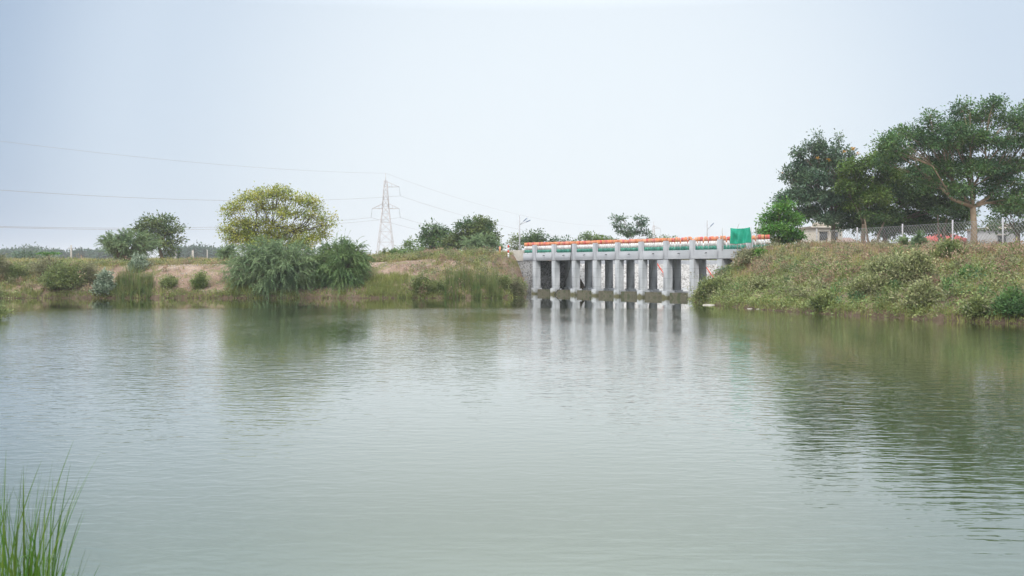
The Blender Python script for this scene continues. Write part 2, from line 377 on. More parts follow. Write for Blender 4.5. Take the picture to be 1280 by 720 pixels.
# ---------------------------------------------------------------- water
def watermat():
    m = bpy.data.materials.new('green_pond_water'); m.use_nodes = True; t = m.node_tree; L = t.links.new; n = t.nodes.new
    p = t.nodes['Principled BSDF']; p.inputs['Base Color'].default_value = (.057,.080,.034,1)
    p.inputs['Coat Weight'].default_value = .9; p.inputs['Coat Roughness'].default_value = .02; p.inputs['Coat IOR'].default_value = 1.38
    p.inputs['Roughness'].default_value = .02; p.inputs['IOR'].default_value = 1.4
    g = n('ShaderNodeNewGeometry')
    def noise(sx, sy, d, rot=0, dist=0.):
        mp = n('ShaderNodeMapping'); mp.inputs['Scale'].default_value = (sx, sy, 1); mp.inputs['Rotation'].default_value = (0,0,R(rot)); L(g.outputs['Position'], mp.inputs[0])
        q = n('ShaderNodeTexNoise'); q.inputs['Scale'].default_value = 1; q.inputs['Detail'].default_value = d; q.inputs['Distortion'].default_value = dist; L(mp.outputs[0], q.inputs['Vector']); return q.outputs[0]
    def math_(op, a, b=None, c=None):
        q = n('ShaderNodeMath'); q.operation = op
        for i, x in enumerate((a, b, c)):
            if x is None: continue
            if isinstance(x, (int, float)): q.inputs[i].default_value = x
            else: L(x, q.inputs[i])
        return q.outputs[0]
    def mrange(x, a, b, c, d, smooth=True):
        q = n('ShaderNodeMapRange'); L(x, q.inputs[0])
        if smooth: q.interpolation_type = 'SMOOTHSTEP'
        for i, y in enumerate((a, b, c, d)): q.inputs[i+1].default_value = y
        return q.outputs[0]
    s = n('ShaderNodeSeparateXYZ'); L(g.outputs['Position'], s.inputs[0])
    y = s.outputs[1]
    # wind-ruffled middle, sheltered strip under the far bank, smooth water close by
    edge = math_('MULTIPLY_ADD', noise(.10, .10, 3), 6, y)
    calm_far = mrange(edge, 55, 59, 1, .10)
    near = mrange(edge, 8, 26, .30, 1)
    # sheltered lee of the right-hand bank
    lee = math_('MULTIPLY_ADD', y, .62, s.outputs[0])      # x + .62 y
    leem = mrange(lee, 34, 47, 1, .16)
    patch = mrange(noise(.13, .05, 4, 10), .36, .64, .35, 1.35)
    amp = math_('MULTIPLY', math_('MULTIPLY', calm_far, near), math_('MULTIPLY', leem, patch))
    a = noise(3.0, 5.5, 2, 8, .6); b = noise(9, 13, 2, -12, .4); c = noise(.9, 1.8, 2, 4, .5)
    h1 = math_('ADD', math_('MULTIPLY', a, .0125), math_('MULTIPLY', b, .0022))
    h1 = math_('ADD', h1, math_('MULTIPLY', c, .010))
    h1 = math_('MULTIPLY', h1, amp)
    # fine regular wavelets near the camera, stronger towards the right
    fx = mrange(math_('MULTIPLY_ADD', y, -.35, s.outputs[0]), -4.5, 2.0, .25, 1.0)
    fn = mrange(y, 14, 24, 1, 0)
    fine = noise(1.3, 8.5, 1.5, 7, .25)
    h2 = math_('MULTIPLY', math_('MULTIPLY', fine, .0042), math_('MULTIPLY', fx, fn))
    h = math_('ADD', h1, h2)
    bp = n('ShaderNodeBump'); bp.inputs['Strength'].default_value = 1; bp.inputs['Distance'].default_value = 1.0
    L(h, bp.inputs['Height']); L(bp.outputs[0], p.inputs['Normal']); L(bp.outputs[0], p.inputs['Coat Normal'])
    return m
mb = MB(); mb.add([(-200,-60,0),(200,-60,0),(200,200,0),(-200,200,0)], [(0,1,2,3)])
tag(mb.build('water', watermat()), 'calm green pond water with fine ripples', 'water', kind='structure')

# ---------------------------------------------------------------- bridge (local x along the deck, y away to its far side)
BO = np.array((1.9, 86.0, 0)); dv = np.array((.604, -.797, 0)); bv = np.array((.797, .604, 0))
BRZ = math.atan2(-.797, .604)
def bl(x, y, z=0): return BO + dv*x + bv*y + np.array((0,0,z))
SP = 2.6
br = empty('canal_bridge', tuple(BO), BRZ, label='long grey concrete bridge on square piers with an orange, white and green railing', cat='bridge')
for i in range(9):
    x = SP*i
    for row, y0 in enumerate((0.0, 3.7)):
        m = MB(); m.box(x-.22, x+.22, y0, y0+.56, .5, 2.868, bev=.02)
        pr = m.build('pier', M['conc'], br)
        m = MB(); m.box(x-.31, x+.31, y0-.08, y0+.68, -1.5, .53, bev=.03)
        m.build('pier_base', M['conc'], pr)
m = MB(); m.box(-1.6, 23.0, .04, .34, 2.87, 3.51, bev=.015); m.build('edge_beam', M['soffit'], br)
m = MB(); m.box(-1.6, 23.0, 3.92, 4.22, 2.87, 3.51, bev=.015); m.build('edge_beam', M['soffit'], br)
m = MB(); m.box(-1.6, 23.0, .343, 3.917, 3.12, 3.46); m.build('deck', M['soffit'], br)
for i in range(10):
    h = 4.22 if i < 9 else 4.15
    m = MB(); m.box(SP*i-.2, SP*i+.2, -.035, .2, 2.872, h, bev=.012); m.build('post', M['soffit'], br)
def panel(x0, x1, y, loose=0.0):
    m = MB(); x = x0+.06
    zs = (3.55, 3.79, 4.13, 4.44)
    while x < x1-.02:
        lean = rng.normal()*.006*(1+4*loose); dz = rng.normal()*.012*(1+2.0*loose); ww = .085+rng.normal()*.005
        for k in range(3):
            z0, z1 = zs[k], zs[k+1]+(dz if k == 2 else 0)
            xa = x+lean*k; xb = x+lean*(k+1); r_ = ww+(.021 if k == 2 else 0)
            vs = [(xa-r_,y-.03,z0),(xa+r_,y-.03,z0),(xa+r_,y+.03,z0),(xa-r_,y+.03,z0),(xb-r_,y-.03,z1),(xb+r_,y-.03,z1),(xb+r_,y+.03,z1),(xb-r_,y+.03,z1)]
            fs = [(0,1,5,4),(1,2,6,5),(2,3,7,6),(3,0,4,7),(4,5,6,7),(0,3,2,1)]
            m.add(vs, fs, (2, 1, 0)[k])
        x += .225 if not loose else .22+rng.uniform(0, .05)
    for z in (3.60, 4.36): m.box(x0, x1, y+.05, y+.09, z-.02, z+.02, 3)
    return m.build('railing_panel', [M['orange'], M['white'], M['green'], M['rail']], br)
panel(-1.6, 0, .25)
for i in range(9):
    panel(SP*i+(.18 if i == 7 else 0), SP*(i+1)-(.10 if i == 6 else 0), .25, 0 if i < 6 else .6)
panel(SP*9+.15, SP*9+1.5, .25, .6)
for i in range(-1, 8): panel(SP*i+(1.0 if i < 0 else 0), SP*(i+1), 4.05)
for i in range(9):
    xx = SP*(i+.5)+.1
    m = MB(); m.tube([(xx,.05,3.30),(xx,-.10,3.29),(xx,-.15,3.26)], .028, 6); m.build('drain_spout', M['black'], br)
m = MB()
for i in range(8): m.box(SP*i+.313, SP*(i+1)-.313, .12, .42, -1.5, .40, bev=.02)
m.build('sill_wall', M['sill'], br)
m = MB(); m.box(-3.2, -.40, .10, 4.7, -1.5, 2.867); m.build('abutment', M['dkst'], br)
m = MB(); m.box(22.2, 24.5, .6, 4.2, -1.5, 2.867); m.build('abutment', M['conc'], br)
m = MB(); m.box(.2, 24, .43, 20, -1.5, .34); m.build('apron', M['apron'], br)

tag((lambda m: (m.tube([tuple(bl(5.02,-.06,4.2)), tuple(bl(5.05,-.10,3.6)), tuple(bl(4.98,-.12,2.9)), tuple(bl(4.9,-.14,2.2)), tuple(bl(4.6,-.22,1.4)), tuple(bl(4.2,-.35,.7)), tuple(bl(3.5,-.5,.15)), tuple(bl(3.2,-.55,-.3))], .028, 6), m.build('hanging_cable', M['black']))[1])(MB()),
    'black cable hanging from the third bridge post into the water', 'cable')

# stone-pitched canal bank seen through the piers
rv = empty('stone_embankment', tuple(bl(-.4, 4.8)), BRZ, label='sloping canal bank of pale rubble stone seen between the bridge piers', cat='embankment')
m = MB(); L0, L1 = 0.0, 42.0
nS, nU = 210, 16
vs = []
for i in range(nS+1):
    for j in range(nU+1):
        u = j/nU; yy = L0+(L1-L0)*i/nS; jit = rng.normal()*.022
        vs.append((2.1-2.3*u+jit, yy+rng.normal()*.02, .05+2.57*u+jit))
fs = [(i*(nU+1)+j, (i+1)*(nU+1)+j, (i+1)*(nU+1)+j+1, i*(nU+1)+j+1) for i in range(nS) for j in range(nU)]
fs = [f[::-1] for f in fs]
m.add(vs, fs); m.build('stone_facing', M['pitch'], rv)
m = MB(); m.box(-.62, -.2, 0, 42, 2.3, 3.02, bev=.02); m.build('coping_wall', M['soffit'], rv)
for lab, yy in (('red handrail sloping down the pale stone bank, seen through the right-hand bays of the bridge', 17.2), ('red handrail sloping down the pale stone bank, seen through the middle bays of the bridge', 10.6)):
    m = MB(); f = lambda u, off: tuple(bl(-.4+2.1-2.3*u-.1, 4.8+yy-.02, .05+2.57*u+off))
    pe = empty('handrail', f(0, 0), 0, label=lab, cat='handrail', group='red handrails on the canal bank')
    m.tube([f(.12,.42), f(.95,.42)], .05, 6); o = m.build('rail', M['red'], None, origin=f(0,0)); o.location = (0,0,0); o.parent = pe
    for u in (.15,.5,.9):
        m = MB(); m.tube([f(u,-.05), f(u,.42)], .03, 6); o = m.build('post', M['red'], None, origin=f(0,0)); o.location = (0,0,0); o.parent = pe
# road over the bridge and its approaches
m = MB(); vs = []; pth = [(-40,2.1,3.32),(-12,2.1,3.42),(-1.6,2.1,3.475),(22.6,2.1,3.475)]
for x, y, z in pth:
    vs += [tuple(bl(x, y-1.55, z)), tuple(bl(x, y+1.6, z))]
m.add(vs, [(2*i, 2*i+2, 2*i+3, 2*i+1) for i in range(len(pth)-1)]); tag(m.build('road', M['asph']), 'narrow road over the bridge', 'road', kind='structure')
m = MB(); m.box(-7.5, -1.65, .1, .32, 2.7, 3.8, bev=.015); o = m.build('parapet_wall', M['cpole']); o.location = tuple(BO); o.rotation_euler.z = BRZ
tag(o, 'low grey parapet wall on the left approach to the bridge', 'wall')

def banded_post(x, yt, D, zb, label, cols):
    t = at(x, yt, D); e_ = empty('marker_post', (t[0], D, zb), 0, label=label, cat='post', group='marker posts by the bridge')
    h = t[2]-zb; n_ = len(cols)
    m = MB()
    for k, c in enumerate(cols): m.tube([(0,0,h*k/n_),(0,0,h*(k+1)/n_)], .075, 8, k)
    m.build('shaft', [M[c] for c in cols], e_); m = MB(); m.tube([(0,0,h),(0,0,h+.05)], [.09,.05], 8); m.build('cap', M['rail'], e_)
banded_post(635.5, 306.5, 86, 3.1, 'white post with red bands left of the bridge railing', ['white','white','red','white','red'])
banded_post(625, 308, 88, 3.1, 'short rusty orange post at the far left of the bridge approach', ['orange','orange'])

# lamps
def lamp(label, x, ytop, D, zb, yj, heads):
    p = at(x, ytop, D); e_ = empty('street_lamp', (p[0], D, zb), 0, label=label, cat='street lamp', group='street lamps beside the bridge road')
    m = MB(); m.tube([(0,0,0),(0,0,1.2),(0,0,p[2]-zb)], [.085,.07,.04], 8); m.build('pole', M['gpole'], e_)
    j = at(x, yj, D)
    for hx, hy in heads:
        t = at(hx, hy, D); a = np.array((0,0,j[2]-zb)); b = np.array((t[0]-p[0], 0, t[2]-zb)); dr = unit(b-a)
        m = MB(); m.tube([a, b], .028, 6); m.build('arm', M['gpole'], e_)
        m = MB(); pp = [b-dr*.05, b+dr*.05, b+dr*.35, b+dr*.48]; m.tube(pp, [.02,.05,.055,.03], 8)
        hd = m.build('lamp_head', M['lampg'], e_)
        m = MB(); q0 = b+dr*.08-np.array((0,0,.04)); m.tube([q0, q0+dr*.28], [.03,.03], 6); m.build('lens', M['lens'], hd)
lamp('tall thin street lamp with two raised arms, left of the bridge', 649.5, 269, 96, 3.2, 281, [(654.5,276.5),(657.5,277.5)])
lamp('street lamp with a single raised arm standing behind the right part of the bridge', 884, 275.5, 98, 3.4, 287, [(888,283)])

# green shade cloth and its poles
c0 = at(913, 285, 67.3); c1 = at(938, 304, 66.0)
nu, nv = 40, 24; vs = []
for j in range(nv+1):
    for i in range(nu+1):
        u, v_ = i/nu, j/nv
        p = np.array((c0[0]+(c1[0]-c0[0])*u, c0[1]+(c1[1]-c0[1])*u, 0)); sagt = .05*math.sin(math.pi*u)+.05*u*(1-u)
        z = c0[2]-sagt*(1-v_)-(c0[2]-c1[2])*v_*(1+.03*math.sin(5*u))
        fold = .07*math.sin(15*u+2.5*v_)*(.4+.6*v_)+.035*math.sin(31*u+3+4*v_)+.10*math.exp(-((u-.25)**2)/.01)*math.sin(6*v_)
        p = p-bv*fold*1.0; vs.append((p[0], p[1], z))
m = MB(); m.add(vs, [(j*(nu+1)+i, (j+1)*(nu+1)+i, (j+1)*(nu+1)+i+1, j*(nu+1)+i+1) for j in range(nv) for i in range(nu)])
o = m.build('shade_cloth', M['cloth'], smooth=True); sm = o.modifiers.new('solid', 'SOLIDIFY'); sm.thickness = .006
tag(o, 'bright green shade cloth hung at the right end of the bridge railing', 'cloth')
for lab, x, yt, yb, D, ln in (('thin crooked pole rising through the green shade cloth', 921.5, 279, 311, 66.9, .14), ('thin pole at the right edge of the green shade cloth', 939, 284, 309, 66.2, 0), ('thin pale pole on the bridge left of the green shade cloth', 903, 285, 306, 69.0, 0), ('thin leaning pole between the green cloth and the bright green tree', 946, 283, 309, 66.0, -.03)):
    a = at(x, yb, D); b = at(x, yt, D); m = MB(); m.tube([a-[0,0,.4], a*.6+b*.4+[.02,0,0], a*.25+b*.75-[.02,0,0], b+[ln,0,0]], [.022,.02,.017,.012], 6)
    tag(m.build('pole', M['cpole'], origin=tuple(a)), lab, 'pole', 'thin poles at the end of the bridge')
m = MB()
for k in range(26):
    b_ = bl(rng.uniform(23.0, 25.6), rng.uniform(-.5, .4)); s_ = rng.uniform(.08, .24); z = 3.42+rng.uniform(-.1, .08)
    m.box(b_[0]-s_, b_[0]+s_, b_[1]-s_*.7, b_[1]+s_*.7, z-s_*.8, z+s_*.5, bev=s_*.25)
tag(m.build('rubble', M['stone']), 'broken concrete rubble heaped at the right end of the bridge', 'rubble', kind='stuff')

# ---------------------------------------------------------------- pylons and conductors
def beam(m, a, b, t): m.tube([a, b], t, 4)
def pylon(base, zt, label, k=1.0, one_arm=True):
    e_ = empty('pylon', base, 0, label=label, cat='pylon', group='pylons of the power line')
    H = zt-base[2]; th = .052*k
    lv = [0, .14, .27, .38, .48, .57, .65, .72, .79, .86, .92]
    def hw(u): return 2.8*(1-u/.62)+.95*(u/.62) if u < .62 else .95-(u-.62)/.30*.55
    m = MB()
    for sx in (-1,1):
        for sy in (-1,1):
            beam(m, (sx*hw(0), sy*hw(0), 0), (sx*hw(.62), sy*hw(.62), H*.62), th*1.35); beam(m, (sx*hw(.62), sy*hw(.62), H*.62), (sx*.4, sy*.4, H*.92), th*1.2)
    beam(m, (0,0,H*.9), (0,0,H), th*1.5)
    for a, b in zip(lv[:-1], lv[1:]):
        ha, hb = hw(a), hw(b)
        for p, q_ in (((-1,-1),(1,-1)),((1,-1),(1,1)),((1,1),(-1,1)),((-1,1),(-1,-1))):
            beam(m, (p[0]*ha,p[1]*ha,H*a), (q_[0]*hb,q_[1]*hb,H*b), th*.75); beam(m, (q_[0]*ha,q_[1]*ha,H*a), (p[0]*hb,p[1]*hb,H*b), th*.75)
            beam(m, (p[0]*hb,p[1]*hb,H*b), (q_[0]*hb,q_[1]*hb,H*b), th*.7)
    m.build('lattice_tower', M['steel'], e_)
    ends = []
    for z, sides in ((.855, (1,)), (.625, (-1, 1))):
        for s_ in sides:
            m = MB(); ln = 3.95; zz = H*z; h_ = hw(z)
            tip = (s_*ln, 0, zz)
            for sy in (-1,1):
                beam(m, (s_*h_, sy*h_, zz), tip, th); beam(m, (s_*h_*.8, sy*h_*.8, zz+1.5), tip, th)
            for k_ in (.35,.65): beam(m, (s_*(h_+(ln-h_)*k_), 0, zz), (s_*(h_+(ln-h_)*k_), 0, zz+1.5*(1-k_)), th*.8)
            m.build('cross_arm', M['steel'], e_)
            m = MB(); m.tube([tip, (s_*(ln+.3), 0, zz-2.6)], .06*k, 6); m.build('insulator', M['rail'], e_)
            ends.append((base[0]+s_*(ln+.3), base[1], base[2]+zz-2.6))
    return [(base[0], base[1], zt)] + ends
A = pylon((-36.8, 290, 2.5), 30.0, 'tall pale lattice pylon rising behind the low bushes left of the bridge')
B = pylon((82.5, 580, 2.5), 29.5, 'faint distant pylon behind the sparse tree above the bridge', 1.3)
C = [(-156,0,30.5),(-150,0,23.0),(-161,0,18.2),(-151,0,17.2)]
names = ['top earth wire of the power line, crossing high on the left', 'upper conductor wire of the power line', 'middle conductor wire of the power line', 'lowest conductor wire of the power line']
for k in range(4):
    m = MB()
    for P0, P1, sag in ((C[k], A[k], 6.6 if k == 0 else 8.3), (A[k], B[k], 7.5)):
        pts = []
        for t in np.linspace(0, 1, 41):
            p = np.array(P0)*(1-t)+np.array(P1)*t; p[2] -= 4*sag*t*(1-t); pts.append(p)
        m.tube(pts, .022 if k == 0 else .032, 4)
    tag(m.build('power_wire', M['wire']), names[k], 'wire', 'wires of the power line')

def upole(x, yt, D, label, cross=True, r_=.10):
    t = at(x, yt, D); zb = 2.6; e_ = empty('utility_pole', (t[0], D, zb), 0, label=label, cat='pole', group='poles in the fields behind the far bank')
    m = MB(); m.tube([(0,0,-.5),(0,0,t[2]-zb)], [r_*1.25, r_*.8], 8); m.build('pole', M['cpole'], e_)
    if cross:
        m = MB(); m.box(-.5,.5,-.05,.05,t[2]-zb-.5,t[2]-zb-.4); m.build('cross_arm', M['rail'], e_)
upole(89, 306.5, 150, 'lone reddish pole standing above the far bank on the left', True, .14)
upole(219.5, 312, 160, 'leftmost of the short poles beside the round dark tree', False, .13)
upole(217, 316, 120, 'thicker stub pole right beside the round dark tree', False, .13)
upole(241, 313, 130, 'pale short pole between the round dark tree and the yellow tree', False, .17)
upole(259, 312, 190, 'thin pole nearest the yellow tree on its left', False, .10)

# ---------------------------------------------------------------- trees
def crown(lobes, D, csize, leaf, per, spread=1.0, flat=.6, dens=1.0, droop=.25, hollow=.45, depth=1.0):
    """lobes in photo pixels (x, y, rx, ry[, dD]); returns leaf quads and twig targets"""
    Q = []; tg = []
    for lb in lobes:
        x, y, rx, ry = lb[:4]; dD = lb[4] if len(lb) > 4 else rng.uniform(-1, 1)*rx/F*D*.9*depth
        s_ = D/F; C_ = at(x, y, D); C_[1] += dD; C_[0] *= (D+dD)/D; C_[2] = EYE+(C_[2]-EYE)*(D+dD)/D
        Rv = np.array((rx*s_, rx*s_*.95*depth, ry*s_))
        ncl = max(4, int(dens*9*(Rv[0]*Rv[1]*Rv[2])**(2/3)/csize**2))
        u = sphere_pts(ncl); u[:,2] = np.where(u[:,2] < -.3, -u[:,2]*.8, u[:,2]); rr = rng.uniform(hollow, 1, ncl)**.6
        pc = C_+u*rr[:,None]*Rv
        tg.append((C_, pc))
        n = per
        off = rng.normal(size=(ncl, n, 3))*np.array((.5,.5,.5*flat))*csize*spread*rng.uniform(.6,1.25,(ncl,1,1))
        pos = (pc[:,None,:]+off).reshape(-1,3)
        out = unit(off.reshape(-1,3)+np.repeat(u, n, 0)*.3*csize + np.array((0,0,-droop*csize)))
        tip = unit(out+rng.normal(size=out.shape)*.45)
        nor = unit(rng.normal(size=out.shape)*.55+np.array((0,0,1)))
        sz = rng.uniform(.6, 1.3, len(pos))*leaf
        Q.append(leaves(pos, tip, nor, sz, sz*rng.uniform(.38,.62,len(pos))))
    return np.concatenate(Q), tg
def limbs(m, base, fork, tg, r0, twigs=.5, rt=.02):
    base = np.array(base); fork = np.array(fork)
    mid = base*.5+fork*.5+np.array((rng.normal()*.1, rng.normal()*.1, 0))
    m.tube([base-[0,0,.4], base+[0,0,.15], mid, fork], [r0*1.35, r0*1.1, r0*.9, r0*.85], 9)
    Cs = np.array([c for c, _ in tg]); n = len(Cs); K = max(2, min(6, n//4+1)) if n > 2 else n
    dr = unit(Cs-fork); cen = dr[np.argsort(dr[:,0])[np.linspace(0, n-1, K).astype(int)]].copy()
    for _ in range(8):
        lab = np.argmax(dr@cen.T, 1)
        for k in range(K):
            if (lab == k).any(): cen[k] = unit(dr[lab == k].mean(0))
    for k in range(K):
        ids = np.where(lab == k)[0]
        if len(ids) == 0: continue
        v_ = Cs[ids].mean(0)-fork; ln = np.linalg.norm(v_)
        q1 = fork+v_*.28+rng.normal(size=3)*ln*.04+np.array((0,0,-.03))*ln; q2 = fork+v_*.55+rng.normal(size=3)*ln*.04
        rb = r0*(.34+.06*min(len(ids), 5))
        m.tube([fork-v_*.02-[0,0,.05], q1, q2], [rb, rb*.75, rb*.55], 7)
        for t in ids:
            C_, pc = tg[t]; w_ = C_-(q1 if t % 3 == 0 else q2); st = q1 if t % 3 == 0 else q2
            mm = st+w_*.5+rng.normal(size=3)*np.linalg.norm(w_)*.07; rs = rb*.42
            m.tube([st, mm, C_], [rs, rs*.7, max(rs*.35, rt)], 6)
            for p in pc[rng.random(len(pc)) < twigs]:
                a = mm if rng.random() < .4 else C_
                m_ = (a+p)/2+rng.normal(size=3)*.08*np.linalg.norm(p-a)
                m.tube([a, m_, p], [rt*1.3, rt*.9, rt*.4], 4)
def tree(name, label, D, base, fork, lobes, csize, leaf, per, mt, bark='bark', r0=.18, twigs=.35, group=None, cat='tree', rt=.02, extra=None, **k):
    Q, tg = crown(lobes, D, csize, leaf, per, **k)
    bp_ = at(base[0], base[1], D)
    if len(base) < 3: bp_[2] = float(height(bp_[0], bp_[1]))
    e_ = empty(name, tuple(bp_), 0, label=label, cat=cat, group=group)
    m = MB(); limbs(m, bp_, at(fork[0], fork[1], D), tg, r0, twigs, rt)
    o = m.build('trunk', M[bark], e_, origin=tuple(bp_), smooth=True); o.location = (0,0,0)
    o = quads('crown', Q, M[mt], e_, origin=tuple(bp_)); o.location = (0,0,0)
    for lb in (extra[0] if extra else []):
        c_ = at(lb[0], lb[1], D-1.2); r_ = lb[2]/F*D; m = MB(); K = 26; vs = [(0,0,0)]
        for q_ in range(K): dd = sphere_pts(1)[0]*np.array((1,.8,.6))*r_*rng.uniform(.6,1.1); s2 = np.cross(dd, (0,0,1.))*.35; vs += [tuple(dd+s2), tuple(dd-s2)]
        m.add([tuple(c_-bp_+np.array(p_)) for p_ in vs], [(0, 1+2*q_, 2+2*q_) for q_ in range(K)]); m.build('flower_cluster', M['flower'], e_)
    return e_

# right-hand group behind the fence
tree('rain_tree', 'tall spreading tree with bare tan trunk and wide umbrella crown at the right', 74, (1217,309), (1216,258),
  [(a_, b_, c_*1.12, d_*1.15) for a_, b_, c_, d_ in [(1108,183,20,10),(1132,171,20,11),(1158,182,20,13),(1161,148,9,9),(1166,163,14,10),(1190,168,20,12),(1204,140,11,13),(1196,154,13,9),(1240,134,15,11),(1228,152,20,12),(1262,148,13,9),(1275,160,18,13),(1262,182,20,12),
   (1230,180,22,12),(1200,190,20,11),(1168,204,22,9),(1134,198,18,8),(1108,204,14,7),(1290,140,16,12),(1305,175,24,18),(1310,205,24,14),(1275,210,22,10),(1240,212,16,8),(1190,220,18,8),(1260,228,20,8),(1330,160,24,22),(1340,195,22,18),(1285,240,22,8),(1232,240,18,8),(1196,238,16,9),(1206,252,11,7),(1250,252,18,8),(1276,256,18,8),(1180,212,18,9),(1222,214,20,10),(1246,222,18,10),(1160,232,14,7),(1150,214,14,6),(1210,206,20,9),(1180,182,20,9),(1248,204,18,9),(1215,172,18,10),(1290,160,18,12),(1120,190,16,8)]],
  .48, .20, 34, 'rain', 'bark2', .24, .3, dens=1.15, spread=1.15, flat=.75, hollow=.25)
tree('broadleaf_tree', 'broad dense dark green tree filling the middle of the group behind the fence', 84, (1104,309), (1106,285),
  [(1078,252,26,18),(1118,246,28,20),(1150,256,26,20),(1178,262,22,16),(1100,272,30,12),(1060,266,16,12),(1136,226,26,15),(1172,238,22,14),(1196,266,14,12),(1140,276,24,10),(1075,274,18,8),(1195,240,16,10),(1165,218,22,10),(1170,284,20,10),(1092,284,22,10),(1124,287,20,9),(1062,282,15,9),(1150,288,14,8),(1196,282,12,9),(1206,270,9,10),(1180,290,10,5),(1108,292,10,5)],
  .75, .24, 75, 'dark', 'bark', .24, .2, dens=1.7)
tree('lime_tree', 'yellowish green leafy tree between the grey-green tree and the broad dark tree', 80, (1078,309), (1080,280),
  [(1068,213,16,12),(1090,208,18,14),(1078,232,22,16),(1104,196,14,8),(1060,238,13,12),(1112,222,18,14),(1092,250,20,14),(1066,256,16,12)],
  .62, .22, 60, 'lime', 'bark', .2, .3, dens=1.5)
tree('grey_green_tree', 'grey-green tree with upright shoots and a few yellow flowers, left end of the big group', 82, (1044,309), (1042,282),
  [(a_, b_, c_, d_*1.3) for a_, b_, c_, d_ in [(1024,172,3.5,6),(1026,184,5,8),(1048,174,3,6),(1045,186,5,8),(985,215,4,3),(994,190,4,4),(1029,192,9,9),(1014,186,8,7),(999,195,8,6),(985,222,8,6),(1000,214,14,9),(1022,208,16,11),(1042,205,12,12),(1018,228,20,13),(1044,226,14,12),(996,246,18,8),(1020,250,24,12),(978,252,12,6),(1044,252,18,12),(1060,196,8,8),(1056,214,10,9),(1012,266,18,8),(1040,272,14,7),(1000,228,14,8),(1004,272,12,6),(1030,276,14,5)]],
  .42, .22, 32, 'blue', 'bark', .17, .4, dens=1.1, flat=.85, hollow=.25, extra=([(1022,198,4,3),(1036,200,4,3),(1056,189,4,3),(1066,186,5,3),(1072,192,4,2),(978,216,2,2)],))
tree('small_bright_tree', 'small bright green bushy tree just behind the left end of the wire fence', 72, (973,309), (974,297),
  [(974,266,14,10),(962,278,13,11),(988,278,15,12),(972,290,20,12),(990,296,14,10),(957,294,9,10),(978,302,16,7),(984,256,8,5)],
  .42, .17, 46, 'bright', 'bark', .1, .3, dens=1.4)
tree('dark_tree', 'dark shaded tree at the right edge behind the tan trunk', 96, (1273,309), (1272,290),
  [(1262,268,20,14),(1288,262,24,18),(1240,282,13,9),(1266,288,16,8),(1300,285,20,14),(1320,262,24,20),(1248,258,14,8)], .8, .28, 40, 'dark', 'bark', .25, .3, dens=1.2)
for k, (lab, x, D, yt, dx) in enumerate((('slim bare trunk with a leaning side stem under the broad dark tree', 1089, 78, 278, 16), ('slim crooked trunk standing in front of the red pavilion roof', 1176, 76, 272, 8))):
    b_ = at(x, 309, D); b_[2] = float(height(b_[0], b_[1])); e_ = empty('slim_tree', tuple(b_), 0, label=lab, cat='tree')
    m = MB(); t = at(x+dx, yt, D)-b_; m.tube([(0,0,-.3), t*.35+[.08,0,0], t*.7-[.06,0,0], t], [.13,.11,.09,.06], 7); t2 = at(x-dx*.5, yt-4, D)-b_; m.tube([(0,0,-.3), t2*.5-[.05,0,0], t2], [.12,.09,.05], 7)
    m.build('trunk', M['bark'], e_, smooth=True)
    Q, _ = crown([(x+dx,yt-2,12,7),(x-dx*.5,yt-6,10,7),(x+2,yt+8,8,4)], D, .5, .2, 30); o = quads('crown', Q, M['dark'], e_, origin=tuple(b_)); o.location = (0,0,0)

# left and middle
tree('round_tree', 'round dark olive tree behind the feathery tree on the left', 118, (203,327), (198,305),
  [(188,281,15,9),(201,277,13,8),(212,290,11,9),(180,290,11,8),(198,292,18,11),(222,289,6,6),(220,303,9,8),(206,306,12,9),(186,304,14,9),(176,301,9,7),(209,320,5,5),(214,316,5,4)],
  .8, .32, 38, 'round', 'bark', .22, .3, dens=1.2)
tree('yellow_tree', 'airy tree with yellow-green leaves and dark branches rising behind the big drooping bush', 96, (334,328), (334,308),
  [(296,262,16,9),(318,250,18,9),(342,246,18,8),(306,248,10,5),(366,250,18,8),(388,254,15,8),(334,262,22,9),(362,268,20,9),(390,272,16,9),(296,282,18,9),(322,280,20,9),(350,286,20,9),(378,290,18,9),(402,282,11,7),(412,272,6,5),(418,281,3,3),(306,298,18,7),(336,302,16,6),(366,304,18,7),(284,268,8,7),(396,262,10,6),(281,288,7,5),(326,242,12,5),(350,239,16,5),(300,302,18,10),(330,308,20,9),(375,308,18,9),(345,297,26,10),(400,296,13,8),(290,294,12,8),(386,300,16,8),(314,292,18,9)],
  .52, .21, 24, 'yellow', 'twig', .18, .5, dens=1.0, rt=.022, spread=1.15, flat=.8, hollow=.3)
tree('dense_tree', 'left one of the two dense dark trees left of the bridge', 115, (556,326), (556,312),
  [(543,289,12,9),(553,294,12,9),(538,300,11,10),(550,306,16,11),(562,308,10,9),(562,318,14,7),(535,312,9,7)], .75, .3, 44, 'dark', 'bark', .25, .25, dens=1.3)
tree('dense_tree', 'right and taller of the two dense dark trees left of the bridge', 110, (592,326), (592,308),
  [(594,281,18,8),(583,288,12,11),(608,288,13,12),(598,298,22,13),(616,303,9,11),(584,304,16,13),(619,312,7,7),(576,298,8,9),(568,300,12,9),(566,311,16,10)], .7, .28, 44, 'round', 'bark', .25, .25, dens=1.3)
tree('thin_tree', 'small brownish green tree behind the street lamp', 125, (648,326), (647,312), [(648,298,7,5),(643,304,7,5),(653,303,8,6),(646,311,9,5)], .6, .26, 22, 'round', 'twig', .1, .6)
tree('leafy_tree', 'leafy dark tree just behind the left end of the bridge railing', 120, (668,326), (668,312), [(664,295,6,5),(671,294,5,5),(680,298,5,5),(668,302,13,6),(660,304,8,5),(677,305,8,5)], .55, .28, 26, 'dark', 'twig', .12, .5)
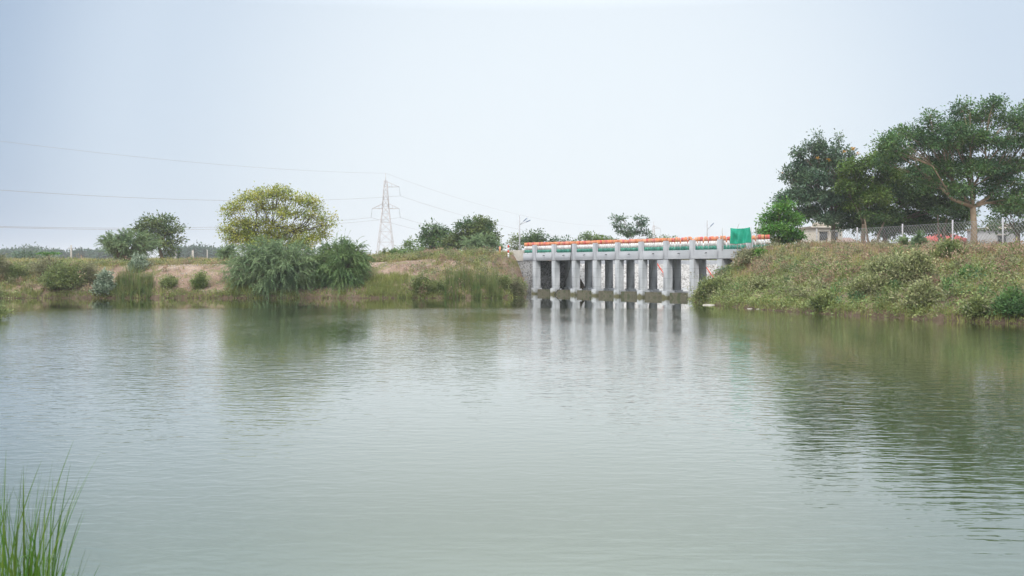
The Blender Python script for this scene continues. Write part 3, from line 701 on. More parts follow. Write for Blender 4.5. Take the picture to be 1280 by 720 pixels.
tree('low_tree', 'small rounded tree top showing over the second bay of the railing', 120, (697,326), (697,310), [(697,301,7,4),(690,304,6,4),(708,301,3,4),(706,305,5,3)], .5, .26, 24, 'blue', 'twig', .1, .4)
tree('low_tree', 'low lime green tree top showing over the middle of the railing', 120, (748,326), (745,310), [(731,298,7,4),(742,299,8,4),(756,299,8,3),(735,294,3,3),(750,303,12,4),(765,302,6,3),(724,302,6,3)], .5, .26, 26, 'lime', 'twig', .1, .4)
tree('sparse_tree', 'sparse tree with open branches and tufts of leaves above the middle of the bridge', 104, (790,330), (789,302),
  [(769,276,3,3),(773,283,5,4),(779,274,4,3),(778,290,6,4),(786,294,7,4),(797,273,4,3),(805,276,4,3),(800,282,5,4),(795,290,6,4),(808,292,5,3),(813,297,4,2),(789,284,4,3),(768,272,2,2)],
  .38, .24, 18, 'blue', 'twig', .07, .8, dens=1.3)
tree('low_tree', 'lime green tree top peeping over the railing right of the sparse tree', 120, (835,326), (835,312), [(828,298,6,2),(840,299,6,2),(822,300,5,2)], .5, .26, 24, 'lime', 'twig', .1, .4)
tree('yellow_green_tree', 'small yellow-green tree among the low bushes right of the pylon', 100, (512,328), (512,318), [(512,307,6,5),(508,313,8,6),(518,314,8,6),(513,302,3,3)], .5, .2, 36, 'lime', 'twig', .1, .4)

# feathery drooping mesquite: arching sprays with small leaflets on both sides
def sprays(starts, dirs, L, droop, K=22, leaf=.16, wd=.045, stemr=.008):
    n = len(starts); t = np.linspace(.12, 1, K)[None,:,None]
    L = L[:,None,None]; dirs = unit(dirs)[:,None,:]; dr = droop[:,None,None]
    pos = starts[:,None,:]+dirs*L*t+np.array((0,0,-1))*dr*L*t*t
    tan = unit(dirs+np.array((0,0,-1))*2*dr*t)
    side = unit(np.cross(tan, np.array((0,0,1.))))
    Q = []
    for s_ in (-1, 1):
        tp = unit(tan*.75+s_*side*.8+np.array((0,0,-.25))+rng.normal(size=pos.shape)*.42)
        nr = unit(np.cross(tan, side)+rng.normal(size=pos.shape)*.7)
        sz = (leaf*(1.1-.65*t[...,0])*rng.uniform(.7,1.25,(n,K)))
        Q.append(leaves(pos.reshape(-1,3), tp.reshape(-1,3), nr.reshape(-1,3), sz.ravel(), np.full(n*K, wd)))
    # the spray's own stem as a narrow folded ribbon
    st = pos[:, ::3]; a = st[:, :-1].reshape(-1,3); b = st[:, 1:].reshape(-1,3); wv = np.array((0,0,stemr))
    Q.append(np.stack([a-wv, b-wv, b+wv, a+wv], 1))
    return np.concatenate(Q)
def mesquite(name, label, D, base, C, Rpx, n, mt, Ls=(1.0,1.9), droop=(.3,.8), up=.25, leaf=.16, group=None, cat='bush', depth=1.0, wild=0, K=22, wd=.045, stems=9, sr=.05):
    s_ = D/F; Cw = at(C[0], C[1], D); Rv = np.array((Rpx[0]*s_, Rpx[0]*s_*.8*depth, Rpx[1]*s_))
    bp_ = at(base[0], base[1], D); bp_[2] = float(height(bp_[0], bp_[1]))
    nb = max(8, n//20); ub = sphere_pts(nb); ub[:,2] = ub[:,2]*(.95 if depth > 1 else .75)+(.0 if depth > 1 else .28); ub = unit(ub)*rng.uniform(.55, .98, nb)[:,None]
    tgt = Cw+ub*Rv; bid = rng.integers(nb, size=n); tt = rng.uniform(.35, 1, n)**.8; v0 = tgt[bid]-bp_
    arch = (.28*Rv[2]+.10*np.linalg.norm(v0, axis=1))
    st = bp_+v0*tt[:,None]; st[:,2] += arch*np.sin(np.pi*tt*.85)*.55; st = st+rng.normal(size=(n,3))*.10
    tn = unit(v0+np.stack([0*tt, 0*tt, arch*1.4*np.cos(np.pi*tt*.85)], 1))
    Lg = rng.uniform(*Ls, n)*(1.1-.35*tt)
    di = unit(tn*.75+unit((st-Cw)/Rv)*.35+rng.normal(size=(n,3))*.62+np.array((0,0,up)))
    # keep the ends close to the crown outline
    Q = sprays(st-di*Lg[:,None]*.2, di, Lg, rng.uniform(*droop, n), K, leaf, wd)
    if wild:
        uw = sphere_pts(wild); uw[:,2] = np.abs(uw[:,2])*.5+.35; uw[:,0] = np.abs(uw[:,0])*.8-.15; sw = Cw+unit(uw)*Rv*.8
        Q = np.concatenate([Q, sprays(sw, unit(uw), rng.uniform(1.0,2.4,wild), rng.uniform(.25,.8,wild), 24, leaf*.55, wd*.6, .012)])
    zt = height(Q[:,0,0], Q[:,0,1]); Q = Q[Q[:,0,2] > np.maximum(zt, .02)-.02]
    e_ = empty(name, tuple(bp_), 0, label=label, cat=cat, group=group)
    m = MB()
    for k in range(nb):
        v_ = tgt[k]-bp_; ar = .28*Rv[2]+.10*np.linalg.norm(v_)
        m.tube([bp_-[0,0,.3]]+[bp_+v_*q_+np.array((0,0,ar*math.sin(math.pi*q_*.85)*.55)) for q_ in (.2,.45,.7,1)], [sr, sr*.8, sr*.55, sr*.35, sr*.15], 5)
    o = m.build('trunk', M['bark'], e_, origin=tuple(bp_), smooth=True); o.location = (0,0,0)
    o = quads('crown', Q, M[mt], e_, origin=tuple(bp_)); o.location = (0,0,0)
    return e_
mesquite('mesquite_tree', 'feathery tree with drooping sprays standing in front of the round dark tree', 96, (155,328), (163,306), (44,16), 1000, 'proso', (.8,1.8), (.15,.5), .35, .2, cat='tree', stems=16, sr=.09)
mesquite('drooping_bush', 'big blue-green drooping bush overhanging the water, left of the pair', 75.4, (352,352), (345,340), (70,40), 5600, 'proso', (.7,1.7), (.15,.75), .08, .12, wd=.032, K=28, depth=1.01, group='pair of drooping bushes on the far bank', stems=14)
mesquite('drooping_bush', 'greener drooping bush with hanging sprays, right of the pair overhanging the water', 75.0, (428,352), (426,337), (43,39), 4200, 'proso2', (.6,1.4), (.15,.8), .1, .11, wd=.03, K=28, depth=1.01, group='pair of drooping bushes on the far bank', wild=30, stems=12)
mesquite('feathery_bush', 'feathery green bush behind the left edge of the big drooping bush', 90, (275,328), (283,318), (24,8), 220, 'proso', (.8,1.6), (.2,.5), .3, .18)
mesquite('feathery_bush', 'pale feathery bush in front of the dense dark trees left of the bridge', 94, (600,326), (600,308), (28,12), 420, 'proso', (1.0,1.8), (.2,.6), .25, .2)
for lab, x, y, rx, ry, D, mt, n in (('feathery bush right behind the bare slope, nearest to the pylon foot', 492, 320, 17, 6, 92, 'proso2', 220), ('low feathery bush below the yellow-green tree', 530, 320, 20, 7, 90, 'proso', 260), ('small feathery bush between the pylon bushes and the dense trees', 556, 323, 12, 5, 88, 'proso', 120), ('brownish bush at the very foot of the pylon', 477, 322, 8, 6, 90, 'shrub', 110)):
    mesquite('feathery_bush', lab, D, (x, 328), (x, y), (rx, ry), n, mt, (.7,1.3), (.2,.6), .25, .17, stems=5, sr=.03)
mesquite('feathery_sapling', 'small blue-green feathery sapling in front of the last bridge pier', 65.5, (914,352), (908,340), (9,7), 46, 'proso', (.35,.75), (.2,.6), .1, .12, stems=4, sr=.02, cat='sapling')
mesquite('feathery_sapling', 'blue-green feathery sapling on the crest of the right bank before the fence', 57, (1146,318), (1138,303), (20,12), 150, 'proso', (.5,1.0), (.15,.5), .3, .14, stems=7, sr=.03, cat='sapling')

# distant woods, far off and reading as one mass
Q, _ = crown([(x, 325-rng.uniform(0,1)*4-4*math.exp(-((x-35)/22)**2), rng.uniform(8,16), rng.uniform(6,9), rng.uniform(-30,60)) for x in np.linspace(-260, 150, 54)]
           +[(x, 320-rng.uniform(0,1)*3+abs(x-243)*.10, rng.uniform(7,13), rng.uniform(9,11), rng.uniform(-25,25)) for x in np.linspace(212, 285, 13)]
           +[(x, 326+rng.uniform(0,1)*3, rng.uniform(8,16), rng.uniform(5,8), rng.uniform(-20,60)) for x in np.linspace(285, 640, 30)]
           +[(x, 326+rng.uniform(0,1)*3, rng.uniform(8,16), rng.uniform(5,8), rng.uniform(-20,60)) for x in np.linspace(640, 1500, 50)], 460, 2.2, 1.1, 70, dens=1.0, hollow=.3, flat=.75, spread=.95, droop=.1)
tag(quads('distant_woods', Q, M['far']), 'hazy belt of trees along the horizon behind the far bank', 'woods', kind='stuff')
tree('field_tree', 'pale rounded bush in front of the distant woods on the far left', 200, (34,328), (34,324), [(34,321,12,5),(24,323,10,4),(45,324,10,4),(60,323,8,3)], 1.2, .5, 50, 'blue', 'twig', .15, .2)
# palm-like plant above the left bank
pb = onland(*at(61, 328, 105)[:2]); e_ = empty('palm', tuple(pb), 0, label='small young palm with spreading fronds above the left part of the far bank', cat='palm')
m = MB(); m.tube([(0,0,-.2),(0,0,.5),(.03,0,.9)], [.16,.14,.10], 8); m.build('trunk', M['bark'], e_, smooth=True)
an = np.linspace(0, 6.28, 15)[:-1]; Q = sprays(np.tile(np.array((0.03,0,.85)), (14,1)), np.stack([np.cos(an), np.sin(an), np.full(14,.75)], 1), np.full(14,1.5), np.full(14,.45), 26, .42, .06, .02)
quads('fronds', Q, M['bright'], e_)

# ---------------------------------------------------------------- buildings
def house(name, label, x, D, zb, w_, dp, h, wall, wins, group=None, flat=True, rz=0.0, roofm='dkroof', rh=1.4):
    p = at(x, 330, D); e_ = empty(name, (p[0], D, zb), rz, label=label, cat='house')
    m = MB(); m.box(-w_/2, w_/2, 0, dp, -.5, h); m.build('wall', M[wall], e_)
    m = MB()
    if flat: m.box(-w_/2-.25, w_/2+.25, -.35, dp+.25, h+.003, h+.28, bev=.02); m.box(-w_/2+.1, w_/2-.1, .05, .2, h+.283, h+.85)
    else:
        o_ = .4; m.add([(-w_/2-o_,-o_,h+.003),(w_/2+o_,-o_,h+.003),(w_/2+o_,dp+o_,h+.003),(-w_/2-o_,dp+o_,h+.003),(-w_/2*.35,dp/2,h+rh),(w_/2*.35,dp/2,h+rh)], [(3,2,1,0),(0,1,5,4),(1,2,5),(2,3,4,5),(3,0,4)])
    m.build('roof', M['cream' if flat else roofm], e_)
    for wx, wz, ww, wh in wins:
        m = MB(); m.box(wx-ww/2-.06, wx+ww/2+.06, -.08, -.003, wz-.06, wz+wh+.06); f = m.build('window', M['greyw'], e_)
        m = MB(); m.box(wx-ww/2, wx+ww/2, -.10, -.083, wz, wz+wh); m.build('pane', M['glass'], f)
        m = MB(); m.box(wx-ww/2-.2, wx+ww/2+.2, -.5, -.084, wz+wh+.1, wz+wh+.18); m.build('sunshade', M['cream'], f)
    return e_
house('house', 'cream two-storey house showing under the trees behind the left part of the fence', 1034, 150, 3.2, 4.6, 7, 5.1, 'cream', [(-.6,3.3,1.1,1.2),(1.1,3.3,.9,1.2),(-.6,.9,1.1,1.2),(1.1,.9,.8,1.0)])
house('house', 'low house with a pitched brown roof right of the cream house', 1062, 158, 3.2, 6.0, 6, 2.6, 'cream', [(0,1.0,1.0,1.0)], flat=False)
house('house', 'plain grey house under the dark tree at the right edge', 1252, 140, 3.4, 4.2, 6, 4.3, 'greyw', [(0,2.4,1.1,1.0)])
# red-roofed pavilion
pv = at(1178, 330, 150); e_ = empty('pavilion', (pv[0], 150, 3.75), R(8), label='open pavilion with a red hipped roof behind the fence', cat='pavilion')
m = MB(); r_ = 3.6; ze = 2.35; zt = 4.15
m.add([(-r_,-r_,ze),(r_,-r_,ze),(r_,r_,ze),(-r_,r_,ze),(-.5,-.5,zt-.25),(.5,-.5,zt-.25),(.5,.5,zt-.25),(-.5,.5,zt-.25)], [(3,2,1,0),(0,1,5,4),(1,2,6,5),(2,3,7,6),(3,0,4,7),(4,5,6,7)])
for k in range(15):
    xx = -r_+.3+k*(2*r_-.6)/14; f = min(1, (r_-abs(xx))/(r_-.5)); m.tube([(xx,-r_,ze+.03),(xx,-r_+f*(r_-.5),ze+f*(zt-.25-ze)+.03)], .035, 4)
rf = m.build('roof', M['rooft'], e_)
m = MB(); m.add([(-.7,-.7,zt-.15),(.7,-.7,zt-.15),(.7,.7,zt-.15),(-.7,.7,zt-.15),(0,0,zt+.35)], [(3,2,1,0),(0,1,4),(1,2,4),(2,3,4),(3,0,4)]); m.build('finial', M['rooft'], rf)
for sx in (-1,1):
    for sy in (-1,1):
        m = MB(); m.tube([(sx*3.1,sy*3.1,-1.3),(sx*3.1,sy*3.1,ze+.05)], .12, 8); m.build('column', M['greyw'], e_)

# ---------------------------------------------------------------- chain-link fence on the right bank
fp = [(16.6,74.5)]+[(a*1.10, b*1.10) for a, b in ((18.7,70),(20.2,66),(21.5,62),(22.75,58),(23.9,54),(24.9,50.5),(25.7,47),(26.4,43.5),(27.2,40))]
fe = empty('chain_link_fence', (fp[1][0], fp[1][1], 3.4), 0, label='grey chain-link fence on posts along the top of the right bank', cat='fence')
og = np.array((fp[1][0], fp[1][1], 3.4)); ZT, ZB = 4.9, 3.1
for k, (a, b) in enumerate(fp):
    m = MB(); m.tube([(a,b,2.7),(a,b,ZT+.10+.04*(k % 3))], .05, 8); o = m.build('post', M['gpole'], fe, origin=tuple(og)); o.location = (0,0,0)
for (a, b), (c, d) in zip(fp[:-1], fp[1:]):
    ln = math.hypot(c-a, d-b); ux, uy = (c-a)/ln, (d-b)/ln; m = MB(); st_ = .25; hh = ZT-ZB; s0 = -hh
    V = []
    while s0 < ln:
        for sg in (1, -1):
            if sg == 1: p0, p1, z0, z1 = s0, s0+hh, ZB, ZT
            else: p0, p1, z0, z1 = s0, s0+hh, ZT, ZB
            if p0 < 0: z0 += (z1-z0)*(-p0)/hh; p0 = 0
            if p1 > ln: z1 = z0+(z1-z0)*(ln-p0)/(p1-p0); p1 = ln
            if p1 > p0: m.tube([(a+ux*p0, b+uy*p0, z0), (a+ux*p1, b+uy*p1, z1)], .0085, 3)
        s0 += st_
    m.tube([(a,b,ZT),(c,d,ZT)], .009, 4)
    o = m.build('wire_mesh', M['fence'], fe, origin=tuple(og)); o.location = (0,0,0)

# ---------------------------------------------------------------- plants on the banks
def bush(name, label, x, y, w_, h_, mt, leaf=.12, csize=.3, per=26, group=None, cat='bush', dens=1.0, elong=.5, D=None, depth=.8, flat=.7):
    """x, y: photo pixel of the foot of the plant; w_, h_: metres"""
    b_ = ground(x, y) if D is None else onland((x-640)/F*D, D)
    b_[2] = max(b_[2], .05); n = max(10, int(dens*7*w_*h_/csize**2)); Rv = np.array((w_/2, w_/2*depth, h_*.55))
    u = sphere_pts(n); u[:,2] = np.abs(u[:,2]); K = int(rng.integers(5, 9)); which = rng.integers(K, size=n)
    la = rng.uniform(0, 6.28, K); lr = rng.uniform(0, .62, K)**.7*.85; lh = rng.uniform(.45, 1.0, K); lh[0] = 1; lr[0] = .15; ls = rng.uniform(.35, .6, K)
    lc = np.stack([np.cos(la)*lr*w_/2, np.sin(la)*lr*w_/2*depth, np.zeros(K)], 1)
    Rk = np.stack([ls*w_/2, ls*w_/2*depth, lh*h_*.93], 1)
    pc = b_+lc[which]+u*(rng.uniform(.2,1,n)**.6)[:,None]*Rk[which]; pc[:,2] += .05
    gz = height(pc[:,0], pc[:,1]); pc[:,2] = np.maximum(pc[:,2], gz+.08)
    off = rng.normal(size=(n,per,3))*csize*.55*np.array((1,1,flat)); pos = (pc[:,None]+off).reshape(-1,3)
    tip = unit(off.reshape(-1,3)+np.array((0,0,.1))+rng.normal(size=(n*per,3))*csize*.3); nor = unit(rng.normal(size=tip.shape)*.6+np.array((0,-.3,1)))
    sz = rng.uniform(.6,1.3,n*per)*leaf
    ns = int(10+w_*h_*10); sel = rng.integers(n, size=ns); sdir = unit(u[sel]*.6+rng.normal(size=(ns,3))*.35+np.array((0,0,.75)))
    Q = np.concatenate([leaves(pos, tip, nor, sz, sz*elong), sprays(pc[sel], sdir, rng.uniform(.25,.6,ns)*max(.7,h_*.8), rng.uniform(.05,.5,ns), 9, leaf*.95, leaf*.4, .006)]); gz = np.maximum(height(Q[:,0,0], Q[:,0,1]), 0); Q = Q[Q[:,0,2] > gz]
    e_ = empty(name, tuple(b_), 0, label=label, cat=cat, group=group)
    m = MB()
    for p in pc[rng.choice(n, min(n, 14), replace=False)]:
        v_ = p-b_; m.tube([(0,0,-.15), v_*.5+[0,0,.1*h_], v_], [.02,.014,.006], 5)
    m.build('stems', M['twig'], e_)
    o = quads('foliage', Q, M[mt], e_, origin=tuple(b_)); o.location = (0,0,0)
    return e_
bush('bush', 'dark rounded bush reaching down to the water on the left part of the far bank', 82, 368, 4.4, 2.2, 'shrub', .13, .35, 34, D=74.6)
bush('bush', 'olive scrub bush behind the dark rounded bush', 62, 352, 3.4, 1.5, 'olive', .11, .35, 30, D=76.6)
bush('bush', 'small green bush at the left end of the far bank', 22, 360, 1.9, 1.2, 'shrub', .12, .3, 28, D=75.4)
bush('bush', 'brown-green scrub bush at the left frame edge on the far bank', -4, 350, 3.4, 1.9, 'olive', .12, .35, 32, D=75.4)
bush('bush', 'brownish scrub right of the dark rounded bush', 108, 360, 1.9, 1.7, 'olive', .10, .3, 28, D=75.3)
bush('leafy_bush', 'leafy bush jutting over the water at the left edge of the photo', -38, 402, 2.9, 1.1, 'shrub', .11, .22, 26, D=41.2)
bush('pale_shrub', 'grey-green pale-leaved shrub standing at the waterline left of the reeds', 131, 370, 1.6, 1.9, 'pale', .17, .22, 14, D=73.7, elong=.6)
bush('pale_shrub', 'pale-leaved shrub on the crest above the left reeds', 170, 335, 1.8, 1.3, 'pale', .16, .25, 13, D=77.5, elong=.6)
bush('bush', 'small bright green bush low on the bare slope left of the drooping bushes', 252, 368, 1.3, 1.3, 'herb', .12, .25, 22, D=74.2)
bush('bush', 'low green bush right of the left reeds', 212, 362, 1.7, .9, 'shrub', .11, .25, 22, D=74.4)
bush('bush', 'green bush with yellowish leaf tips at the waterline left of the right-hand reeds', 530, 366, 2.0, 1.6, 'shrub', .12, .3, 26, D=74.0)
bush('bush', 'brownish scrub beside the yellow-tipped bush', 548, 366, 1.5, 1.1, 'shrub', .10, .25, 24, D=74.0)
bush('bush', 'olive scrub bush at the top of the slope left of the bridge', 643, 322, 1.8, .9, 'shrub', .11, .3, 26, D=82)
bush('bush', 'dark scrub bush at the waterline just left of the bridge', 645, 366, 1.6, 1.6, 'olive', .11, .28, 30, D=75.4)
bush('bush', 'green bush between the right-hand reeds and the bridge', 630, 362, 1.3, 1.1, 'shrub', .11, .25, 24, D=75.2)
# right bank
for lab, x, y, w_, h_, mt in (
  ('pale-edged leafy shrub low on the right bank, left of the middle one', 1090, 366, 2.0, 1.0, 'varieg'),
  ('pale-edged leafy shrub in the middle of the right bank', 1108, 345, 2.4, 1.1, 'varieg'),
  ('tall pale-edged leafy shrub just below the feathery sapling', 1142, 352, 2.6, 1.6, 'varieg'),
  ('pale-edged leafy shrub near the water below the tall one', 1152, 382, 2.0, 1.3, 'varieg'),
  ('dark green leafy shrub by the water at the right edge of the bank', 1268, 392, 2.3, 1.0, 'rain'),
  ('green leafy shrub low on the bank left of the dark green one', 1224, 392, 1.4, .7, 'shrub'),
  ('broad-leaved shrub with pale leaves on the slope below the wire fence, left part', 952, 362, 1.6, .7, 'varieg'),
  ('leafy green shrub at the waterline on the left half of the right bank', 1030, 384, 1.5, .7, 'shrub'),
  ('large leafy green shrub over the nose of the right bank beside the pier', 898, 366, 2.4, 1.0, 'shrub'),
  ('pale leafy shrub hanging over the water at the nose of the right bank', 878, 374, 1.2, .7, 'varieg'),
  ('brown-green scrub bush on the crest beside the bridge end', 935, 330, 2.6, 1.0, 'olive'),
  ('green bush on the crest between the sapling and the tan trunk', 1192, 322, 2.0, .9, 'shrub'),
  ('small dark green bush in the upper middle of the right slope', 1212, 350, 1.3, .6, 'rain'),
  ('small green bush below the bright green tree on the crest', 948, 322, 1.0, .55, 'bright')):
    bush('shrub', lab, x, y, w_, h_, mt, .125, .24, 20, elong=.55, dens=.9, cat='shrub')

def blades(b_, h, w_, spread, n, bend=.3):
    """curved three-segment blades rooted at b_ (k,3)"""
    k = len(b_); base = np.repeat(b_, n, 0)+np.concatenate([rng.normal(size=(k*n,2))*spread, np.zeros((k*n,1))], 1)
    H_ = np.repeat(np.broadcast_to(h, k), n)*rng.uniform(.6,1.15,k*n); an = rng.uniform(0, 6.28, k*n); ln = rng.normal(size=k*n)*bend*H_
    dr = np.stack([np.cos(an), np.sin(an), np.zeros(k*n)], 1); sd = np.stack([-np.sin(an*1.7), np.cos(an*1.7), np.zeros(k*n)], 1)
    ww = w_*rng.uniform(.6,1.2,k*n)[:,None]
    P = [base+dr*(ln*(t**2))[:,None]+np.array((0,0,1))*(H_*t*(1-.12*abs(ln)/H_*t))[:,None] for t in (0,.4,.75,1)]
    wd = (1,.85,.55,.06); Q = []
    for i in range(3):
        Q.append(np.stack([P[i]-sd*ww*wd[i], P[i]+sd*ww*wd[i], P[i+1]+sd*ww*wd[i+1], P[i+1]-sd*ww*wd[i+1]], 1))
    # interleave so that each blade shares its verts (stays one island)
    n_ = k*n; V = np.stack([P[0]-sd*ww*wd[0], P[0]+sd*ww*wd[0], P[1]-sd*ww*wd[1], P[1]+sd*ww*wd[1], P[2]-sd*ww*wd[2], P[2]+sd*ww*wd[2], P[3]], 1)
    o_ = (np.arange(n_)*7)[:,None]; f = np.concatenate([o_+[0,1,3,2], o_+[2,3,5,4], o_+[4,5,6]], 1)
    return V.reshape(-1,3), f.ravel(), np.tile([4,4,3], n_)
def reeds(name, label, x0, x1, D0, D1, hgt, k, n, w_=.016, spread=.07, mt='reed', cat='reeds', bend=.14):
    D = rng.uniform(D0, D1, k); X = (rng.uniform(x0, x1, k)-640)/F*D; z = np.maximum(height(X, D), -.15)
    xc = (X-X.min())/(X.max()-X.min()+1e-6); hh = hgt*(.55+.5*np.sin(np.pi*np.clip(xc,.04,.96))**.5)*rng.uniform(.5,1.15,k)*(.85+.25*fbm(X, D, 2.2, 2))
    V, f, c = blades(np.stack([X, D, z], 1), hh, w_, spread, n, bend); og_ = (float(X.mean()), float(D.mean()), 0)
    return tag(link_mesh(name, V, f, c, M[mt], origin=og_), label, cat)
reeds('reed_bed', 'bed of tall green reeds at the waterline on the left part of the far bank', 141, 192, 73.2, 75.0, 1.95, 110, 11)
reeds('reed_bed', 'bed of tall green reeds at the waterline between the drooping bushes and the bridge', 556, 627, 73.0, 75.2, 1.75, 150, 11)
reeds('grass_bank', 'low yellow-green grass along the water right of the drooping bushes', 458, 512, 73.2, 75.5, .62, 300, 14, .013, .16, 'grass', 'grass', .35)
reeds('grass_bank', 'yellow-green grass at the water under the left side of the drooping bush', 286, 330, 73.4, 75.0, .7, 190, 14, .013, .16, 'grass', 'grass', .35)

def cover(name, label, X, Y, spec, mats):
    Vs, Fs, Cs, Ms = [], [], [], []; o_ = 0
    for (mask, h, w_, spread, n, bend, mi) in spec:
        x, y = X[mask], Y[mask]
        if len(x) == 0: continue
        z = height(x, y)-.02; V, f, c = blades(np.stack([x,y,z],1), h*rng.uniform(.6,1.3,len(x)), w_, spread, n, bend)
        Vs.append(V); Fs.append(f+o_); Cs.append(c); Ms.append(np.full(len(c), mi)); o_ += len(V)
    return tag(link_mesh(name, np.concatenate(Vs), np.concatenate(Fs), np.concatenate(Cs), mats, mi=np.concatenate(Ms)), label, 'ground cover', kind='stuff')
def herbs(name, label, X, Y, per, leaf, mt, hh=.22):
    z = height(X, Y); n = len(X); c = np.stack([X,Y,z+.05],1); off = rng.normal(size=(n,per,3))*np.array((.17,.17,hh*.5)); off[...,2] = np.abs(off[...,2])
    pos = (c[:,None]+off).reshape(-1,3); tip = unit(off.reshape(-1,3)*np.array((1,1,.4))+rng.normal(size=pos.shape)*.1); nor = unit(rng.normal(size=pos.shape)*.5+np.array((0,-.25,1)))
    sz = rng.uniform(.6,1.3,len(pos))*leaf
    return tag(quads(name, leaves(pos, tip, nor, sz, sz*.55), M[mt]), label, 'ground cover', kind='stuff')
def scatter(n, x0, x1, y0, y1, dmin, dmax, keep=None):
    X = rng.uniform(x0, x1, n); Y = rng.uniform(y0, y1, n); d, H, W = shore(X, Y)
    k = (d > dmin) & (d < dmax) & ~((np.abs(X-(1.9+.604*12)) < 0) )
    # keep clear of the bridge, the canal and the camera
    lx = (X-BO[0])*dv[0]+(Y-BO[1])*dv[1]; ly = (X-BO[0])*bv[0]+(Y-BO[1])*bv[1]
    k &= ~((lx > -3.0) & (lx < 22.6) & (ly > -.6) & (ly < 50)) & ~((ly > .2) & (ly < 4.2) & (np.abs(lx) < 46))
    if keep is not None: k &= keep(X, Y, d)
    return X[k], Y[k], d[k], W[k]
# right bank: shaggy dry grass with rusty seed heads and green herbs
X, Y, d, W = scatter(52000, 9, 45, 24, 82, .05, 17)
nz = fbm(X, Y, .45, 3); nz2 = fbm(X+31, Y-17, .8, 3); r1 = rng.random(len(X)); t = d/W
bare = (nz2 < -.75) & (t < .95) & (t > .15)
vis = ~bare | (r1 < .25)
up = t+nz*.25
cover('dry_grass', 'shaggy straw and rust coloured grass over the right bank', X, Y, [
  (vis & (up > .42) & (r1 < .45), .34, .012, .10, 11, .5, 0), (vis & (up > .5) & (nz2 > .1) & (r1 > .45) & (r1 < .75), .36, .012, .14, 13, .55, 1),
  (vis & (up <= .55) & (r1 < .42), .30, .013, .12, 9, .6, 2), (vis & (up > .3) & (r1 > .8), .38, .012, .12, 9, .6, 2)], [M['straw'], M['rust'], M['grass']])
k = vis & (((up < .55) & (r1 > .55)) | ((nz2 < -.3) & (r1 > .8)))
herbs('creeping_herbs', 'low green herbs spreading over the lower right bank', X[k], Y[k], 12, .12, 'herb')
# far bank crest, slope and the land behind
X, Y, d, W = scatter(60000, -62, 4, 60, 98, .05, 22); nz = fbm(X, Y, .35, 3); r1 = rng.random(len(X)); t = d/W
right = np.clip((X+9)/6, 0, 1); left = np.clip((-27-X)/6, 0, 1); cov = np.maximum(right, left*.85)
slope = (t > .12) & (t < .98) & (r1 < .06+.75*cov*(nz+1.2)/2); top = (t >= .98) & (t < 2.6) & (r1 < .75) & ((t > 1.12+.2*nz) | (cov > .4)); foot = (t <= .12+.1*nz) & (r1 < .75)
g2 = rng.random(len(X))
cover('bank_grass', 'dry brown and olive grass on the far bank and its crest', X, Y, [
  ((slope | top) & (g2 < .42), .30, .013, .14, 12, .5, 0), ((slope | top) & (g2 >= .42) & (g2 < .6), .34, .013, .14, 12, .5, 1), (((slope | top) & (g2 >= .6)) | foot, .36, .014, .13, 11, .5, 2)], [M['straw'], M['rust'], M['grass']])
k = (slope | top | foot) & (rng.random(len(X)) < .22); herbs('bank_herbs', 'small green weeds scattered on the far bank', X[k], Y[k], 12, .13, 'shrub', .35)
# fields behind
X, Y, d, W = scatter(16000, -110, 90, 84, 150, 12, 200); r1 = rng.random(len(X))
cover('field_grass', 'rough olive grass on the flat land behind the banks', X, Y, [(r1 < .5, .5, .03, .3, 8, .5, 0), (r1 >= .5, .5, .03, .3, 8, .5, 1)], [M['straw'], M['grass']])
# left shore and near shore
X, Y, d, W = scatter(9000, -45, -8, 5, 60, .0, 7); r1 = rng.random(len(X))
cover('shore_grass', 'grass on the left shore of the pond', X, Y, [(r1 < .5, .4, .012, .12, 10, .5, 0), (r1 >= .5, .4, .012, .12, 10, .5, 1)], [M['straw'], M['grass']])

X, Y, d, W = scatter(170000, -40, 26, 34, 84, -.5, 1.3); hh_ = height(X, Y); k = (hh_ > -.06) & (hh_ < .36) & (rng.random(len(X)) < .9*(fbm(X, Y, 1.1, 2) > -.8)); X, Y = X[k], Y[k]; g3 = rng.random(len(X)); z0 = g3 < .55
cover('edge_grass', 'fringe of green grass along the waterline', X, Y, [(z0, .30, .012, .10, 9, .6, 0)], [M['grass']])
herbs('edge_herbs', 'leafy herbs trailing at the waterline', X[~z0], Y[~z0], 11, .12, 'herb', .3)
def scrub(name, label, X, Y, mt, size, leaf=.12):
    n = len(X); z = height(X, Y); c = np.stack([X, Y, z], 1); K = 9; per = 15
    sub = c[:,None,:]+rng.normal(size=(n,K,3))*np.array((.30,.30,.0))*size[:,None,None]+np.abs(rng.normal(size=(n,K,1)))*np.array((0,0,.30))*size[:,None,None]
    sub[...,2] += .08; sub = sub.reshape(-1,3); off = rng.normal(size=(len(sub),per,3))*.10
    pos = (sub[:,None]+off).reshape(-1,3); tip = unit(off.reshape(-1,3)+np.array((0,0,.06))+rng.normal(size=pos.shape)*.05); nor = unit(rng.normal(size=pos.shape)*.6+np.array((0,-.3,1)))
    sz = rng.uniform(.6,1.3,len(pos))*leaf
    return tag(quads(name, leaves(pos, tip, nor, sz, sz*.5), M[mt]), label, 'ground cover', kind='stuff')
X, Y, d, W = scatter(5200, 10, 44, 26, 80, .3, 13); t = d/W; g4 = rng.random(len(X)); sz_ = rng.uniform(.5, 1.5, len(X))*(.7+.5*(fbm(X, Y, .7, 2) > .2))*np.where(t > .75, .5, 1)
